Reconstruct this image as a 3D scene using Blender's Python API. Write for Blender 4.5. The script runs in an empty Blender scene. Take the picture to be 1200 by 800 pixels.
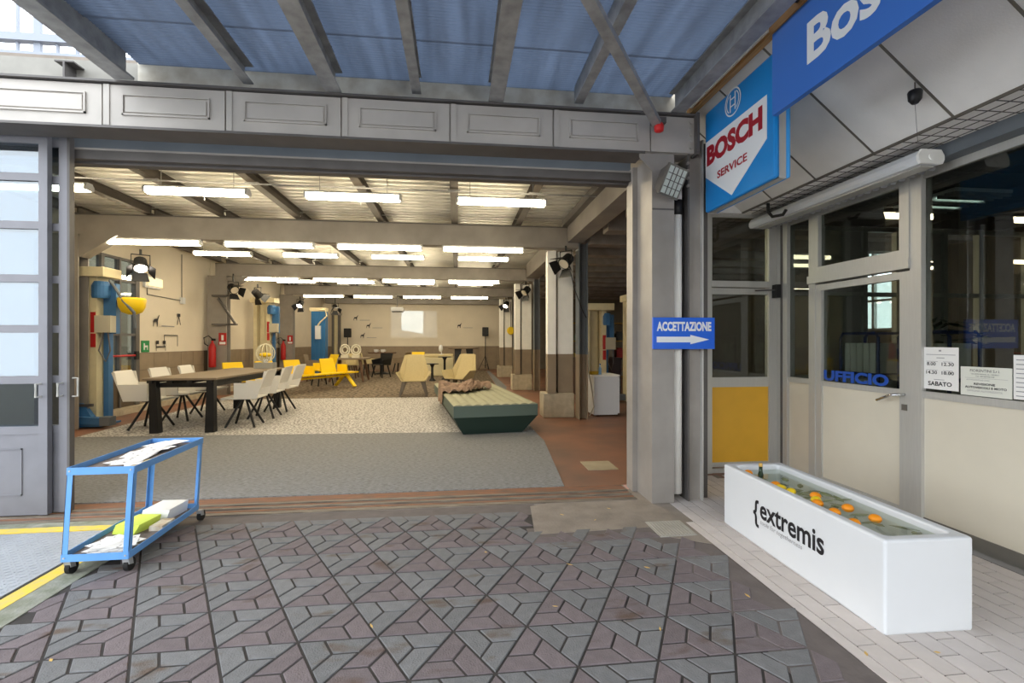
import bpy, bmesh, math, random
from mathutils import Vector, Matrix
random.seed(7)
D = bpy.data
SC = bpy.context.scene
COL = SC.collection
PI = math.pi
R_ = math.radians

# ------------------------------------------------------------------ camera
cam = D.objects.new('camera', D.cameras.new('camera'))
COL.objects.link(cam)
cam.location = (0, 0, 1.5)
cam.rotation_euler = (PI / 2, 0, -0.1154)
cam.data.sensor_width = 36
cam.data.lens = 551.6 / 1200 * 36
cam.data.clip_start = 0.05
cam.data.clip_end = 200
SC.camera = cam

# ------------------------------------------------------------------ sky, exposure
w = D.worlds.new('sky')
SC.world = w
w.use_nodes = True
bg = w.node_tree.nodes['Background']
bg.inputs[0].default_value = (0.88, 0.94, 1.0, 1)
bg.inputs[1].default_value = 4.5
SC.view_settings.view_transform = 'Standard'
SC.view_settings.look = 'None'
SC.view_settings.gamma = 1
SC.view_settings.use_curve_mapping = False
SC.view_settings.exposure = 0.0
TUBE = 38.0        # strength of the fluorescent tubes


# ------------------------------------------------------------------ materials
def lin(c):
    c = c / 255
    return c / 12.92 if c <= 0.04045 else ((c + 0.055) / 1.055) ** 2.4


def rgb(r, g, b):
    return (lin(r), lin(g), lin(b), 1)


MATS = {}


def mat(name, c, rough=0.6, metal=0.0, var=0.0, scale=6.0, bump=0.0, bscale=40.0, c2=None,
        rand=0.0, spec=0.4, stretch=(1, 1, 1), trans=0.0, emit=0.0, detail=4):
    if name in MATS:
        return MATS[name]
    m = D.materials.new(name)
    m.use_nodes = True
    nt = m.node_tree
    N = nt.nodes
    L = nt.links
    b = N['Principled BSDF']
    b.inputs['Base Color'].default_value = rgb(*c)
    b.inputs['Roughness'].default_value = rough
    b.inputs['Metallic'].default_value = metal
    b.inputs['Specular IOR Level'].default_value = spec
    b.inputs['Transmission Weight'].default_value = trans
    tc = N.new('ShaderNodeTexCoord')
    mp = N.new('ShaderNodeMapping')
    mp.inputs['Scale'].default_value = stretch
    L.new(tc.outputs['Object'], mp.inputs[0])
    colsock = None
    if var or c2:
        nz = N.new('ShaderNodeTexNoise')
        nz.inputs['Scale'].default_value = scale
        nz.inputs['Detail'].default_value = detail
        L.new(mp.outputs[0], nz.inputs['Vector'])
        cr = N.new('ShaderNodeValToRGB')
        cr.color_ramp.elements[0].position = 0.3
        cr.color_ramp.elements[1].position = 0.7
        if c2:
            cr.color_ramp.elements[0].color = rgb(*c2)
            cr.color_ramp.elements[1].color = rgb(*c)
        else:
            k = lambda s: tuple(min(1, rgb(*c)[i] * s) for i in range(3)) + (1,)
            cr.color_ramp.elements[0].color = k(1 - var)
            cr.color_ramp.elements[1].color = k(1 + var)
        L.new(nz.outputs[0], cr.inputs[0])
        colsock = cr.outputs[0]
    if rand:
        oi = N.new('ShaderNodeObjectInfo')
        mr = N.new('ShaderNodeMapRange')
        mr.inputs[3].default_value = 1 - rand
        mr.inputs[4].default_value = 1 + rand
        L.new(oi.outputs['Random'], mr.inputs[0])
        mx = N.new('ShaderNodeMix')
        mx.data_type = 'RGBA'
        mx.blend_type = 'MULTIPLY'
        mx.inputs[0].default_value = 1
        if colsock:
            L.new(colsock, mx.inputs[6])
        else:
            mx.inputs[6].default_value = rgb(*c)
        cc = N.new('ShaderNodeCombineColor')
        for i in range(3):
            L.new(mr.outputs[0], cc.inputs[i])
        L.new(cc.outputs[0], mx.inputs[7])
        colsock = mx.outputs[2]
    if colsock:
        L.new(colsock, b.inputs['Base Color'])
    if bump:
        n2 = N.new('ShaderNodeTexNoise')
        n2.inputs['Scale'].default_value = bscale
        n2.inputs['Detail'].default_value = 3
        L.new(mp.outputs[0], n2.inputs['Vector'])
        bp = N.new('ShaderNodeBump')
        bp.inputs['Strength'].default_value = bump
        bp.inputs['Distance'].default_value = 0.01
        L.new(n2.outputs[0], bp.inputs['Height'])
        L.new(bp.outputs[0], b.inputs['Normal'])
    if emit:
        b.inputs['Emission Color'].default_value = rgb(*c)
        b.inputs['Emission Strength'].default_value = emit
    MATS[name] = m
    return m


def glass_mat(name, tint=(235, 240, 240), refl=1.0, rough=0.0):
    m = D.materials.new(name)
    m.use_nodes = True
    nt = m.node_tree
    N = nt.nodes
    L = nt.links
    for n in list(N):
        if n.type == 'BSDF_PRINCIPLED':
            N.remove(n)
    out = [n for n in N if n.type == 'OUTPUT_MATERIAL'][0]
    tr = N.new('ShaderNodeBsdfTransparent')
    tr.inputs[0].default_value = rgb(*tint)
    gl = N.new('ShaderNodeBsdfGlossy')
    gl.inputs['Roughness'].default_value = rough
    gl.inputs[0].default_value = (1, 1, 1, 1)
    fr = N.new('ShaderNodeLayerWeight')      # Schlick curve, alike from both sides of the pane
    fr.inputs[0].default_value = 0.5
    pw = N.new('ShaderNodeMath')
    pw.operation = 'POWER'
    pw.inputs[1].default_value = 5
    L.new(fr.outputs['Facing'], pw.inputs[0])
    mu = N.new('ShaderNodeMath')
    mu.operation = 'MULTIPLY_ADD'
    mu.inputs[1].default_value = 0.95 * min(1, refl)
    mu.inputs[2].default_value = 0.045 * refl
    mu.use_clamp = True
    L.new(pw.outputs[0], mu.inputs[0])
    mx = N.new('ShaderNodeMixShader')
    L.new(mu.outputs[0], mx.inputs[0])
    L.new(tr.outputs[0], mx.inputs[1])
    L.new(gl.outputs[0], mx.inputs[2])
    L.new(mx.outputs[0], out.inputs[0])
    return m


def translucent_mat(name, c, t=0.5):
    m = D.materials.new(name)
    m.use_nodes = True
    nt = m.node_tree
    N = nt.nodes
    L = nt.links
    b = N['Principled BSDF']
    b.inputs['Base Color'].default_value = rgb(*c)
    b.inputs['Roughness'].default_value = 0.4
    out = [n for n in N if n.type == 'OUTPUT_MATERIAL'][0]
    tl = N.new('ShaderNodeBsdfTranslucent')
    tc = N.new('ShaderNodeTexCoord')
    mp = N.new('ShaderNodeMapping')
    mp.inputs['Scale'].default_value = (6, 0.6, 1)
    L.new(tc.outputs['Object'], mp.inputs[0])
    nz = N.new('ShaderNodeTexNoise')
    nz.inputs['Scale'].default_value = 1.6
    nz.inputs['Detail'].default_value = 6
    L.new(mp.outputs[0], nz.inputs['Vector'])
    cr = N.new('ShaderNodeValToRGB')
    cr.color_ramp.elements[0].position = 0.3
    cr.color_ramp.elements[1].position = 0.75
    cr.color_ramp.elements[0].color = tuple(x * 0.5 for x in rgb(*c)[:3]) + (1,)
    cr.color_ramp.elements[1].color = tuple(x * 1.1 for x in rgb(*c)[:3]) + (1,)
    L.new(nz.outputs[0], cr.inputs[0])
    L.new(cr.outputs[0], tl.inputs[0])
    b.inputs['Base Color'].default_value = rgb(126, 134, 150)
    mx = N.new('ShaderNodeMixShader')
    mx.inputs[0].default_value = t
    L.new(b.outputs[0], mx.inputs[1])
    L.new(tl.outputs[0], mx.inputs[2])
    L.new(mx.outputs[0], out.inputs[0])
    return m


steel = mat('grey_steel_paint', (150, 144, 138), 0.5, 0.15, var=0.12, scale=3)
steel_d = mat('dark_steel_paint', (98, 94, 92), 0.5, 0.2, var=0.12, scale=4)
steel_b = mat('bluish_steel_paint', (104, 110, 116), 0.5, 0.1, var=0.1, scale=3)
steel_f = mat('steel_paint_bounce_lit', (182, 176, 169), 0.5, 0.1, var=0.08, scale=3)  # same grey steel paint, lightened to carry bounce off the floor
doorm = mat('door_paint', (124, 123, 128), 0.45, 0.2, var=0.06, scale=5)
galv = mat('galvanised', (158, 158, 158), 0.5, 0.25, var=0.25, scale=9, bump=0.15)
alu = mat('aluminium', (192, 190, 184), 0.4, 0.3, var=0.04, stretch=(20, 20, 1))
alu_d = mat('aluminium_dark', (120, 116, 108), 0.4, 0.4)  # darker grey aluminium for rails, runners and small fittings
black = mat('black_metal', (22, 22, 24), 0.45)
rubber = mat('black_rubber', (30, 29, 28), 0.8)
white = mat('white_paint', (246, 244, 238), 0.6, var=0.03)
whitep = mat('white_plastic', (216, 218, 221), 0.35, var=0.01)
cream = mat('cream_paint', (214, 202, 166), 0.5, var=0.06)
brownw = mat('taupe_wainscot_paint', (144, 128, 108), 0.55, var=0.08, scale=4)
wallw = mat('white_wall', (222, 212, 194), 0.8, var=0.04, scale=1.5)
tanc = mat('plinth_concrete', (182, 170, 148), 0.85, var=0.15, scale=8, bump=0.3)
concrete = mat('concrete', (138, 128, 118), 0.9, var=0.18, scale=5, bump=0.4)
curbm = mat('curb_concrete', (148, 148, 138), 0.9, c2=(108, 112, 92), scale=9, bump=0.5)
redfloor = mat('red_brown_floor', (150, 104, 80), 0.55, c2=(112, 86, 72), scale=1.2, bump=0.05)
asphalt = mat('joint_ground', (62, 58, 56), 0.95, var=0.2, scale=10)
paverg = mat('paver_grey', (115, 115, 116), 0.85, var=0.12, scale=14, bump=0.5, bscale=120, rand=0.09)
paverp = mat('paver_purple', (113, 103, 105), 0.85, var=0.12, scale=14, bump=0.5, bscale=120, rand=0.09)
tilem = mat('pale_tile', (202, 193, 188), 0.7, var=0.06, scale=9, rand=0.05)
bluet = mat('trolley_blue', (102, 158, 220), 0.42, var=0.05)
blued = mat('lift_blue', (58, 108, 158), 0.45, var=0.08)
yellowl = mat('line_yellow', (226, 190, 52), 0.75, c2=(190, 176, 110), scale=18)
yellow = mat('bench_yellow', (242, 204, 20), 0.45)
offp = mat('office_panel', (214, 206, 188), 0.5, var=0.015)
yelp = mat('yellow_door_panel', (226, 172, 52), 0.45, var=0.03)
signb = mat('sign_blue', (30, 132, 206), 0.3)
signe = mat('sign_edge_blue', (64, 156, 226), 0.3)
bannerb = mat('banner_blue', (60, 112, 196), 0.4)
accb = mat('arrow_sign_blue', (32, 98, 214), 0.35)
signw = mat('sign_white', (228, 230, 232), 0.35)
signr = mat('sign_red', (160, 24, 40), 0.4)
inkb = mat('ink_black', (26, 24, 30), 0.6)
inkg = mat('ink_grey', (150, 148, 150), 0.7)
inkbl = mat('lettering_blue', (30, 78, 170), 0.4)
wood = mat('timber_board', (176, 134, 84), 0.7, var=0.2, scale=5, stretch=(8, 1, 8))
paper = mat('paper_white', (236, 234, 230), 0.8, var=0.02)
paperk = mat('paper_printed', (238, 236, 234), .7, c2=(150, 146, 144), scale=24)
paperk.node_tree.nodes['Color Ramp'].color_ramp.elements[0].position = .34
paperk.node_tree.nodes['Color Ramp'].color_ramp.elements[1].position = .42
paperg = mat('paper_green', (216, 232, 96), 0.7)
tilec = mat('ceiling_tile', (230, 228, 224), 0.9, var=0.03, bump=0.2, bscale=90)
deckm = mat('galvanised_deck', (214, 212, 204), 0.4, 0.35, var=0.1, scale=4)
rustm = mat('rusty_rail', (150, 96, 66), 0.8, c2=(96, 84, 74), scale=5, stretch=(1, 9, 1), bump=0.3)
tracks = mat('worn_track', (138, 126, 112), 0.7, c2=(92, 84, 76), scale=4, stretch=(1, 10, 1), metal=0.2)
platem = mat('checker_plate', (176, 180, 186), 0.45, 0.35, var=0.06)
furnw = mat('chair_white', (216, 212, 204), 0.5)
tabletop = mat('tabletop_taupe', (128, 112, 92), 0.55, var=0.05)
beige = mat('beige_felt', (196, 180, 138), 0.85, var=0.04, scale=30)
dwood = mat('brown_wood', (96, 70, 52), 0.55, var=0.2, scale=4, stretch=(6, 6, 1))
greenv = mat('dark_green_base', (38, 56, 48), 0.6)
greenl = mat('green_grey_band', (86, 100, 91), 0.6)
olive = mat('olive_cushion', (160, 158, 132), 0.8, var=0.05)
redm = mat('red_paint', (176, 34, 34), 0.4)
greens = mat('exit_green', (20, 130, 70), 0.5)
glass = glass_mat('window_glass', (225, 232, 230), 2.0)
glassg = glass_mat('gate_glass', (205, 216, 224), 2.8)
glassd = glass_mat('office_glass', (205, 210, 205), 1.3)
waterm = glass_mat('trough_water', (222, 228, 216), 1.0)
tubem = mat('tube_light', (255, 238, 202), 0.5, emit=TUBE)
lensm = mat('lamp_glow', (255, 240, 222), 0.5, emit=14)
plant = mat('leaf_green', (40, 62, 34), 0.5, var=0.2)
blacksp = mat('black_fabric', (28, 27, 27), 0.8)


def stain(m, c, sc, lo, hi):
    """brown spills with their own shape, fixed to the ground"""
    nt = m.node_tree
    N, L = nt.nodes, nt.links
    b = N['Principled BSDF']
    src = b.inputs['Base Color'].links[0].from_socket
    g = N.new('ShaderNodeNewGeometry')
    mp = N.new('ShaderNodeMapping')
    mp.inputs['Scale'].default_value = (1, 2.2, 1)
    nz = N.new('ShaderNodeTexNoise')
    nz.inputs['Scale'].default_value = sc
    nz.inputs['Detail'].default_value = 5
    L.new(g.outputs['Position'], mp.inputs[0])
    L.new(mp.outputs[0], nz.inputs['Vector'])
    mr = N.new('ShaderNodeMapRange')
    mr.inputs[1].default_value = lo
    mr.inputs[2].default_value = hi
    L.new(nz.outputs[0], mr.inputs[0])
    mx = N.new('ShaderNodeMix')
    mx.data_type = 'RGBA'
    L.new(mr.outputs[0], mx.inputs[0])
    L.new(src, mx.inputs[6])
    mx.inputs[7].default_value = rgb(*c)
    L.new(mx.outputs[2], b.inputs['Base Color'])


stain(paverg, (98, 84, 74), 2.6, .60, .70)
stain(paverp, (94, 78, 70), 2.6, .60, .70)


# ------------------------------------------------------------------ mesh helpers
class B:
    """collects shapes; make() links them as ONE mesh object"""

    def __init__(s):
        s.bm = bmesh.new()

    def quad(s, *pts):
        return s.bm.faces.new([s.bm.verts.new(p) for p in pts])

    def box(s, x0, x1, y0, y1, z0, z1):
        v = [s.bm.verts.new((x, y, z)) for z in (z0, z1) for x, y in ((x0, y0), (x1, y0), (x1, y1), (x0, y1))]
        for f in ((3, 2, 1, 0), (4, 5, 6, 7), (0, 1, 5, 4), (1, 2, 6, 5), (2, 3, 7, 6), (3, 0, 4, 7)):
            s.bm.faces.new([v[i] for i in f])
        return s

    def hull8(s, lo, hi):
        """lo, hi: four points each, same order"""
        v = [s.bm.verts.new(p) for p in list(lo) + list(hi)]
        for f in ((3, 2, 1, 0), (4, 5, 6, 7), (0, 1, 5, 4), (1, 2, 6, 5), (2, 3, 7, 6), (3, 0, 4, 7)):
            s.bm.faces.new([v[i] for i in f])
        return s

    def bar(s, p, q, w, h, up=(0, 0, 1)):
        p, q, up = Vector(p), Vector(q), Vector(up)
        d = (q - p).normalized()
        if abs(d.dot(up)) > 0.99:
            up = Vector((0, 1, 0))
        a = d.cross(up).normalized() * w / 2
        b = a.cross(d).normalized() * h / 2
        s.hull8([p - a - b, p + a - b, p + a + b, p - a + b], [q - a - b, q + a - b, q + a + b, q - a + b])
        return s

    def cyl(s, p, q, r, r2=None, n=12, cap=True):
        p, q = Vector(p), Vector(q)
        r2 = r if r2 is None else r2
        d = (q - p).normalized()
        a = d.orthogonal().normalized()
        b = d.cross(a)
        c0 = [s.bm.verts.new(p + (a * math.cos(t) + b * math.sin(t)) * r) for t in [2 * PI * i / n for i in range(n)]]
        c1 = [s.bm.verts.new(q + (a * math.cos(t) + b * math.sin(t)) * r2) for t in [2 * PI * i / n for i in range(n)]]
        for i in range(n):
            s.bm.faces.new((c0[i], c0[(i + 1) % n], c1[(i + 1) % n], c1[i]))
        if cap:
            s.bm.faces.new(c0[::-1])
            s.bm.faces.new(c1)
        return s

    def tube(s, pts, r, n=8, closed=False):
        pts = [Vector(p) for p in pts]
        rings = []
        up = Vector((0.13, 0.21, 0.97)).normalized()
        m = len(pts)
        for i, p in enumerate(pts):
            a = pts[(i - 1) % m] if (closed or i > 0) else p
            c = pts[(i + 1) % m] if (closed or i < m - 1) else p
            d = (c - a).normalized()
            x = d.cross(up).normalized()
            y = x.cross(d)
            rings.append([s.bm.verts.new(p + (x * math.cos(t) + y * math.sin(t)) * r) for t in [2 * PI * k / n for k in range(n)]])
        for i in range(m if closed else m - 1):
            A, C = rings[i], rings[(i + 1) % m]
            for k in range(n):
                s.bm.faces.new((A[k], A[(k + 1) % n], C[(k + 1) % n], C[k]))
        if not closed:
            s.bm.faces.new(rings[0][::-1])
            s.bm.faces.new(rings[-1])
        return s

    def lathe(s, prof, c=(0, 0, 0), n=20):
        rings = []
        for r, z in prof:
            rings.append([s.bm.verts.new((c[0] + r * math.cos(2 * PI * k / n), c[1] + r * math.sin(2 * PI * k / n), c[2] + z)) for k in range(n)])
        for A, C in zip(rings, rings[1:]):
            for k in range(n):
                s.bm.faces.new((A[k], A[(k + 1) % n], C[(k + 1) % n], C[k]))
        s.bm.faces.new(rings[0][::-1])
        s.bm.faces.new(rings[-1])
        return s

    def prism(s, poly, f, d):
        """poly: 2-D points; f maps (a, b) to 3-D; d: extrusion vector"""
        d = Vector(d)
        a = [s.bm.verts.new(Vector(f(*p))) for p in poly]
        b = [s.bm.verts.new(Vector(f(*p)) + d) for p in poly]
        n = len(poly)
        s.bm.faces.new(a[::-1])
        s.bm.faces.new(b)
        for i in range(n):
            s.bm.faces.new((a[i], a[(i + 1) % n], b[(i + 1) % n], b[i]))
        return s

    def ball(s, c, r, sz=(1, 1, 1), u=14, v=9):
        m = Matrix.Translation(c) @ Matrix.Diagonal((r * sz[0], r * sz[1], r * sz[2], 1))
        bmesh.ops.create_uvsphere(s.bm, u_segments=u, v_segments=v, radius=1, matrix=m)
        return s

    def make(s, name, m, parent=None, smooth=False, bevel=0.0, matrix=None):
        bmesh.ops.recalc_face_normals(s.bm, faces=s.bm.faces)
        if matrix:
            s.bm.transform(matrix)
        me = D.meshes.new(name)
        s.bm.to_mesh(me)
        s.bm.free()
        if smooth:
            for p in me.polygons:
                p.use_smooth = True
        me.materials.append(m)
        o = D.objects.new(name, me)
        COL.objects.link(o)
        if parent:
            o.parent = parent
        if bevel:
            b = o.modifiers.new('bevel', 'BEVEL')
            b.width = bevel
            b.segments = 2
            b.limit_method = 'ANGLE'
        return o


def link(name, me, parent=None, loc=(0, 0, 0), rz=0.0):
    o = D.objects.new(name, me)
    COL.objects.link(o)
    o.parent = parent
    o.location = loc
    o.rotation_euler = (0, 0, rz)
    return o


def tag(o, label, cat, group=None):
    o['label'] = label
    o['category'] = cat
    if group:
        o['group'] = group
    return o


def thing(name, label, cat, loc=(0, 0, 0), rz=0.0, group=None):
    o = D.objects.new(name, None)
    o.empty_display_size = 0.1
    COL.objects.link(o)
    o.location = loc
    o.rotation_euler = (0, 0, rz)
    return tag(o, label, cat, group)


def struct(o):
    o['kind'] = 'structure'
    return o


def srt(name, loc=(0, 0, 0)):
    o = D.objects.new(name, None)
    COL.objects.link(o)
    o.location = loc
    return struct(o)


def dup(root, loc, rz=0.0, label=None, group=None):
    r = root.copy()
    COL.objects.link(r)
    r.location = loc
    r.rotation_euler = (0, 0, rz)
    if label:
        r['label'] = label
    if group:
        r['group'] = group
    for ch in list(root.children):
        c = ch.copy()
        COL.objects.link(c)
        c.parent = r
        for g in list(ch.children):
            d = g.copy()
            COL.objects.link(d)
            d.parent = c
    return r


def text(name, s, m, parent, org, xd, yd, w_, h_, off=0.0, ext=0.0015, shear=0.0):
    """flat lettering fitted into a w_ x h_ box whose lower left corner is org"""
    cu = D.curves.new(name, 'FONT')
    cu.body = s
    cu.size = 1
    cu.offset = off
    cu.shear = shear
    cu.resolution_u = 3
    t = D.objects.new(name, cu)
    COL.objects.link(t)
    bpy.context.view_layer.update()
    me = D.meshes.new_from_object(t.evaluated_get(bpy.context.evaluated_depsgraph_get()))
    D.objects.remove(t)
    xs = [v.co.x for v in me.vertices]
    ys = [v.co.y for v in me.vertices]
    x0, x1, y0, y1 = min(xs), max(xs), min(ys), max(ys)
    org, xd, yd = Vector(org), Vector(xd), Vector(yd)
    n = xd.cross(yd)
    for v in me.vertices:
        v.co = org + xd * ((v.co.x - x0) / (x1 - x0) * w_) + yd * ((v.co.y - y0) / (y1 - y0) * h_) + n * ext
    me.materials.clear()
    me.materials.append(m)
    o = D.objects.new(name, me)
    COL.objects.link(o)
    o.parent = parent
    return o


NX, PX, PY, PZ, NY = Vector((-1, 0, 0)), Vector((1, 0, 0)), Vector((0, 1, 0)), Vector((0, 0, 1)), Vector((0, -1, 0))

# =================================================================== THE GROUND
LT = 0.38498                     # side of one paving triangle
TX, TY = 1.054, -6.386


def node(i, k):
    return Vector(((i + k / 2 - TX) * LT, (k * math.sqrt(3) / 2 - TY) * LT, 0))


yard = struct(B().box(-16, 3.62, -13, 4.2, -0.2, -0.0055).make('floor', asphalt))


def paver_mesh(m):
    s3 = math.sqrt(3)
    j = 0.0060
    L3 = LT / 3
    hgt = L3 * s3 / 2
    base = [(0, 0), (2 * L3, 0), (1.5 * L3, hgt), (0.5 * L3, hgt)]

    def inset(d):
        # trapezoid with 60 / 60 / 120 / 120 degree corners
        a = d / math.tan(R_(30))
        b_ = d * math.tan(R_(30))
        return [(a, d), (2 * L3 - a, d), (1.5 * L3 - b_, hgt - d), (0.5 * L3 + b_, hgt - d)]
    bm = bmesh.new()
    lo = [bm.verts.new((x, y, -0.03)) for x, y in inset(j)]
    mi = [bm.verts.new((x, y, -0.003)) for x, y in inset(j)]
    hi = [bm.verts.new((x, y, 0)) for x, y in inset(j + 0.003)]
    bm.faces.new(hi)
    for i in range(4):
        k = (i + 1) % 4
        bm.faces.new((lo[i], lo[k], mi[k], mi[i]))
        bm.faces.new((mi[i], mi[k], hi[k], hi[i]))
    me = D.meshes.new('paver')
    bm.to_mesh(me)
    bm.free()
    me.materials.append(m)
    return me


pm_g, pm_p = paver_mesh(paverg), paver_mesh(paverp)


def paved(x, y):
    if y > 4.17 or x < -2.36 or x > 1.97:
        return False
    if y > 3.60 and 0.62 < x:
        return False
    if x > 1.47 and y > 3.38:
        return False
    if x > 1.80:
        return False
    return True


pieces = []
for k in range(-9, 6):
    for i in range(-14, 14):
        A, Bn, C, Dn = node(i, k), node(i + 1, k), node(i, k + 1), node(i + 1, k + 1)
        for V, ang, up in ((A, 0, 1), (Bn, 120, 1), (C, 240, 1), (C, -60, 0), (Bn, 60, 0), (Dn, 180, 0)):
            a = R_(ang)
            c = V + Vector((math.cos(a + 0.42), math.sin(a + 0.42), 0)) * LT * 0.33
            if paved(c.x, c.y) and c.y > -0.3:
                fd = c.x * 0.1151 + c.y * 0.9933
                u = 600 + 551.6 * (c.x * 0.9933 - c.y * 0.1151) / max(fd, 0.1)
                v = 400 + 551.6 * 1.5 / max(fd, 0.1)
                vis = 0 <= u <= 1200 and v < 815 and fd > 0.5
                pieces.append((fd if vis else 99 + fd, V, a, up))
pieces.sort(key=lambda t: t[0])
rest = bmesh.new()
restp = bmesh.new()
for n, (fd, V, a, up) in enumerate(pieces):
    dz = random.uniform(-0.0015, 0.0015)
    if n < 300 and fd < 99:
        o = link('paver', pm_p if up else pm_g, yard, V + Vector((0, 0, dz)), a)
    else:
        tgt = restp if up else rest
        t0 = len(tgt.verts)
        tgt.from_mesh(pm_g)
        tgt.verts.ensure_lookup_table()
        M = Matrix.Translation(V + Vector((0, 0, dz))) @ Matrix.Rotation(a, 4, 'Z')
        for vv in tgt.verts[t0:]:
            vv.co = M @ vv.co
for bm, m in ((rest, paverg), (restp, paverp)):
    me = D.meshes.new('pavers_beyond')
    bm.to_mesh(me)
    bm.free()
    me.materials.append(m)
    o = link('pavers_beyond', me, yard)
    o['kind'] = 'stuff'

# pale tiles along the office
me = B().box(0.0042, 0.1058, 0.0042, 0.2258, -0.02, 0).make('pale_tile', tilem)
tile_me = me.data
D.objects.remove(me)
cnt = 0
extra = B()
for r in range(16):
    x = 1.955 + r * 0.11
    for q in range(-8, 20):
        y = 0.5 + q * 0.23 + (0.115 if r % 2 else 0)
        if y > 4.85 or x + 0.1 > 3.64:
            continue
        hidden = (2.16 < x and x + .11 < 2.68 and 2.2 < y < 3.4)
        fd = (x + .05) * 0.1151 + (y + .1) * 0.9933
        u = 600 + 551.6 * ((x + .05) * 0.9933 - (y + .1) * 0.1151) / max(fd, .1)
        v = 400 + 551.6 * 1.5 / max(fd, .1)
        if fd > 0.8 and u < 1215 and v < 815 and not hidden:
            link('pale_tile', tile_me, yard, (x, y, random.uniform(-.001, .001)))
            cnt += 1
        else:
            extra.box(x + .003, x + .107, y + .003, y + .227, -.02, 0)
o = extra.make('pale_tiles_beyond', tilem, yard)
o['kind'] = 'stuff'
fillm = mat('cement_fill', (104, 96, 93), .9, var=.12, scale=8, bump=.3)
B().box(1.5, 1.884, -1, 3.40, -.03, -.0042).box(.55, 1.885, 3.40, 3.75, -.03, -.0042).box(-2.375, .7, 4.05, 4.30, -.03, -.0042).make('cement_fill', fillm, yard)
# thin marker strip of half tiles along the edge
B().box(1.885, 1.952, 0.3, 3.72, -0.02, -0.001).make('edge_strip', tilem, yard)
# concrete apron in front of the gate and around the column
B().prism([(0.60, 3.62), (1.55, 3.66), (1.62, 3.46), (1.88, 3.30), (1.95, 2.0), (1.885, 2.0), (1.885, 3.72), (2.9, 3.95), (2.9, 5.0), (1.2, 4.45), (0.66, 4.25)][::-1],
          lambda a, b: (a, b, -0.02), (0, 0, 0.018)).make('concrete_apron', concrete, yard)
# concrete curb and yellow lines round the platform
B().box(-2.53, -2.375, -1, 4.2, -0.05, 0.002).box(-16, -2.375, 4.19, 4.3, -0.05, 0.004).make('curb', curbm, yard)
B().box(-2.63, -2.53, -1, 4.16, -0.05, 0.004).box(-16, -2.53, 4.09, 4.19, -0.05, 0.006).make('yellow_line', yellowl, yard)

# steel checker plate platform in the yard
plat = tag(B().box(-7.0, -2.66, -1, 4.08, -0.03, 0.004).make('steel_platform', platem), 'light grey checker plate platform framed by yellow lines in the yard', 'platform')
bm = bmesh.new()
for ix in range(46):
    for iy in range(76):
        x, y = -4.5 + ix * 0.04, 1.05 + iy * 0.04
        d = 0.012 if (ix + iy) % 2 else -0.012
        vs = [bm.verts.new((x + a * d * 0.9 + b * .003, y + a * 0.012 + b * -.003 * (1 if d > 0 else -1), z)) for z in (0.004, 0.007) for a, b in ((-1, -1), (1, -1), (1, 1), (-1, 1))]
        bm.faces.new(vs[4:])
        for i in range(4):
            bm.faces.new((vs[i], vs[(i + 1) % 4], vs[4 + (i + 1) % 4], vs[4 + i]))
me = D.meshes.new('tread_bars')
bm.to_mesh(me)
bm.free()
me.materials.append(platem)
o = link('tread_bars', me, plat)
o['kind'] = 'stuff'

# threshold with sliding-door tracks
thr = srt('trim_1')
B().box(-9, 1.72, 4.30, 4.78, -0.05, -0.004).make('threshold_bed', concrete, thr)
for y0, y1, m, z in ((4.31, 4.37, tracks, .006), (4.39, 4.43, rustm, .002), (4.455, 4.49, tracks, .009), (4.51, 4.545, rustm, .001), (4.56, 4.60, tracks, .009), (4.62, 4.69, rustm, .004), (4.70, 4.77, rustm, .000)):
    B().box(-9, 1.70, y0, y1, -0.03, z).make('track', m, thr)

# manhole covers
mh = thing('manhole_cover', 'pale square ribbed metal cover set beside the grey apron', 'manhole cover', (1.70, 3.61, 0.0))
covm = mat('cover_metal', (170, 166, 158), 0.6, 0.2, var=0.08)
B().box(-.15, .15, -.15, .15, -.03, .002).make('plate', covm, mh)
for i in range(11):
    B().box(-.135 + i * .0255, -.12 + i * .0255, -.135, .135, .002, .006).make('rib', covm, mh)
gr = tag(B().box(1.52, 1.88, 5.35, 5.73, -.03, .004).make('floor_plate', mat('plate_tan', (164, 150, 124), 0.7, var=.1)), 'pale square cover plate in the red-brown workshop floor', 'cover plate')

# =================================================================== WORKSHOP SHELL
wf = struct(B().box(-9, 9.5, 4.78, 26, -0.2, -0.004).make('floor', redfloor))
B().box(2.2, 9.5, 4.2, 4.78, -0.2, -0.004).make('floor_strip', redfloor, wf)


def carpet_mat(name, c, c2, sc, stretch):
    m = mat(name, c, 0.95, c2=c2, scale=sc, stretch=stretch, bump=0.6, bscale=60, detail=6)
    m.node_tree.nodes['Color Ramp'].color_ramp.elements[0].position = 0.42
    m.node_tree.nodes['Color Ramp'].color_ramp.elements[1].position = 0.56
    return m


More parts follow.
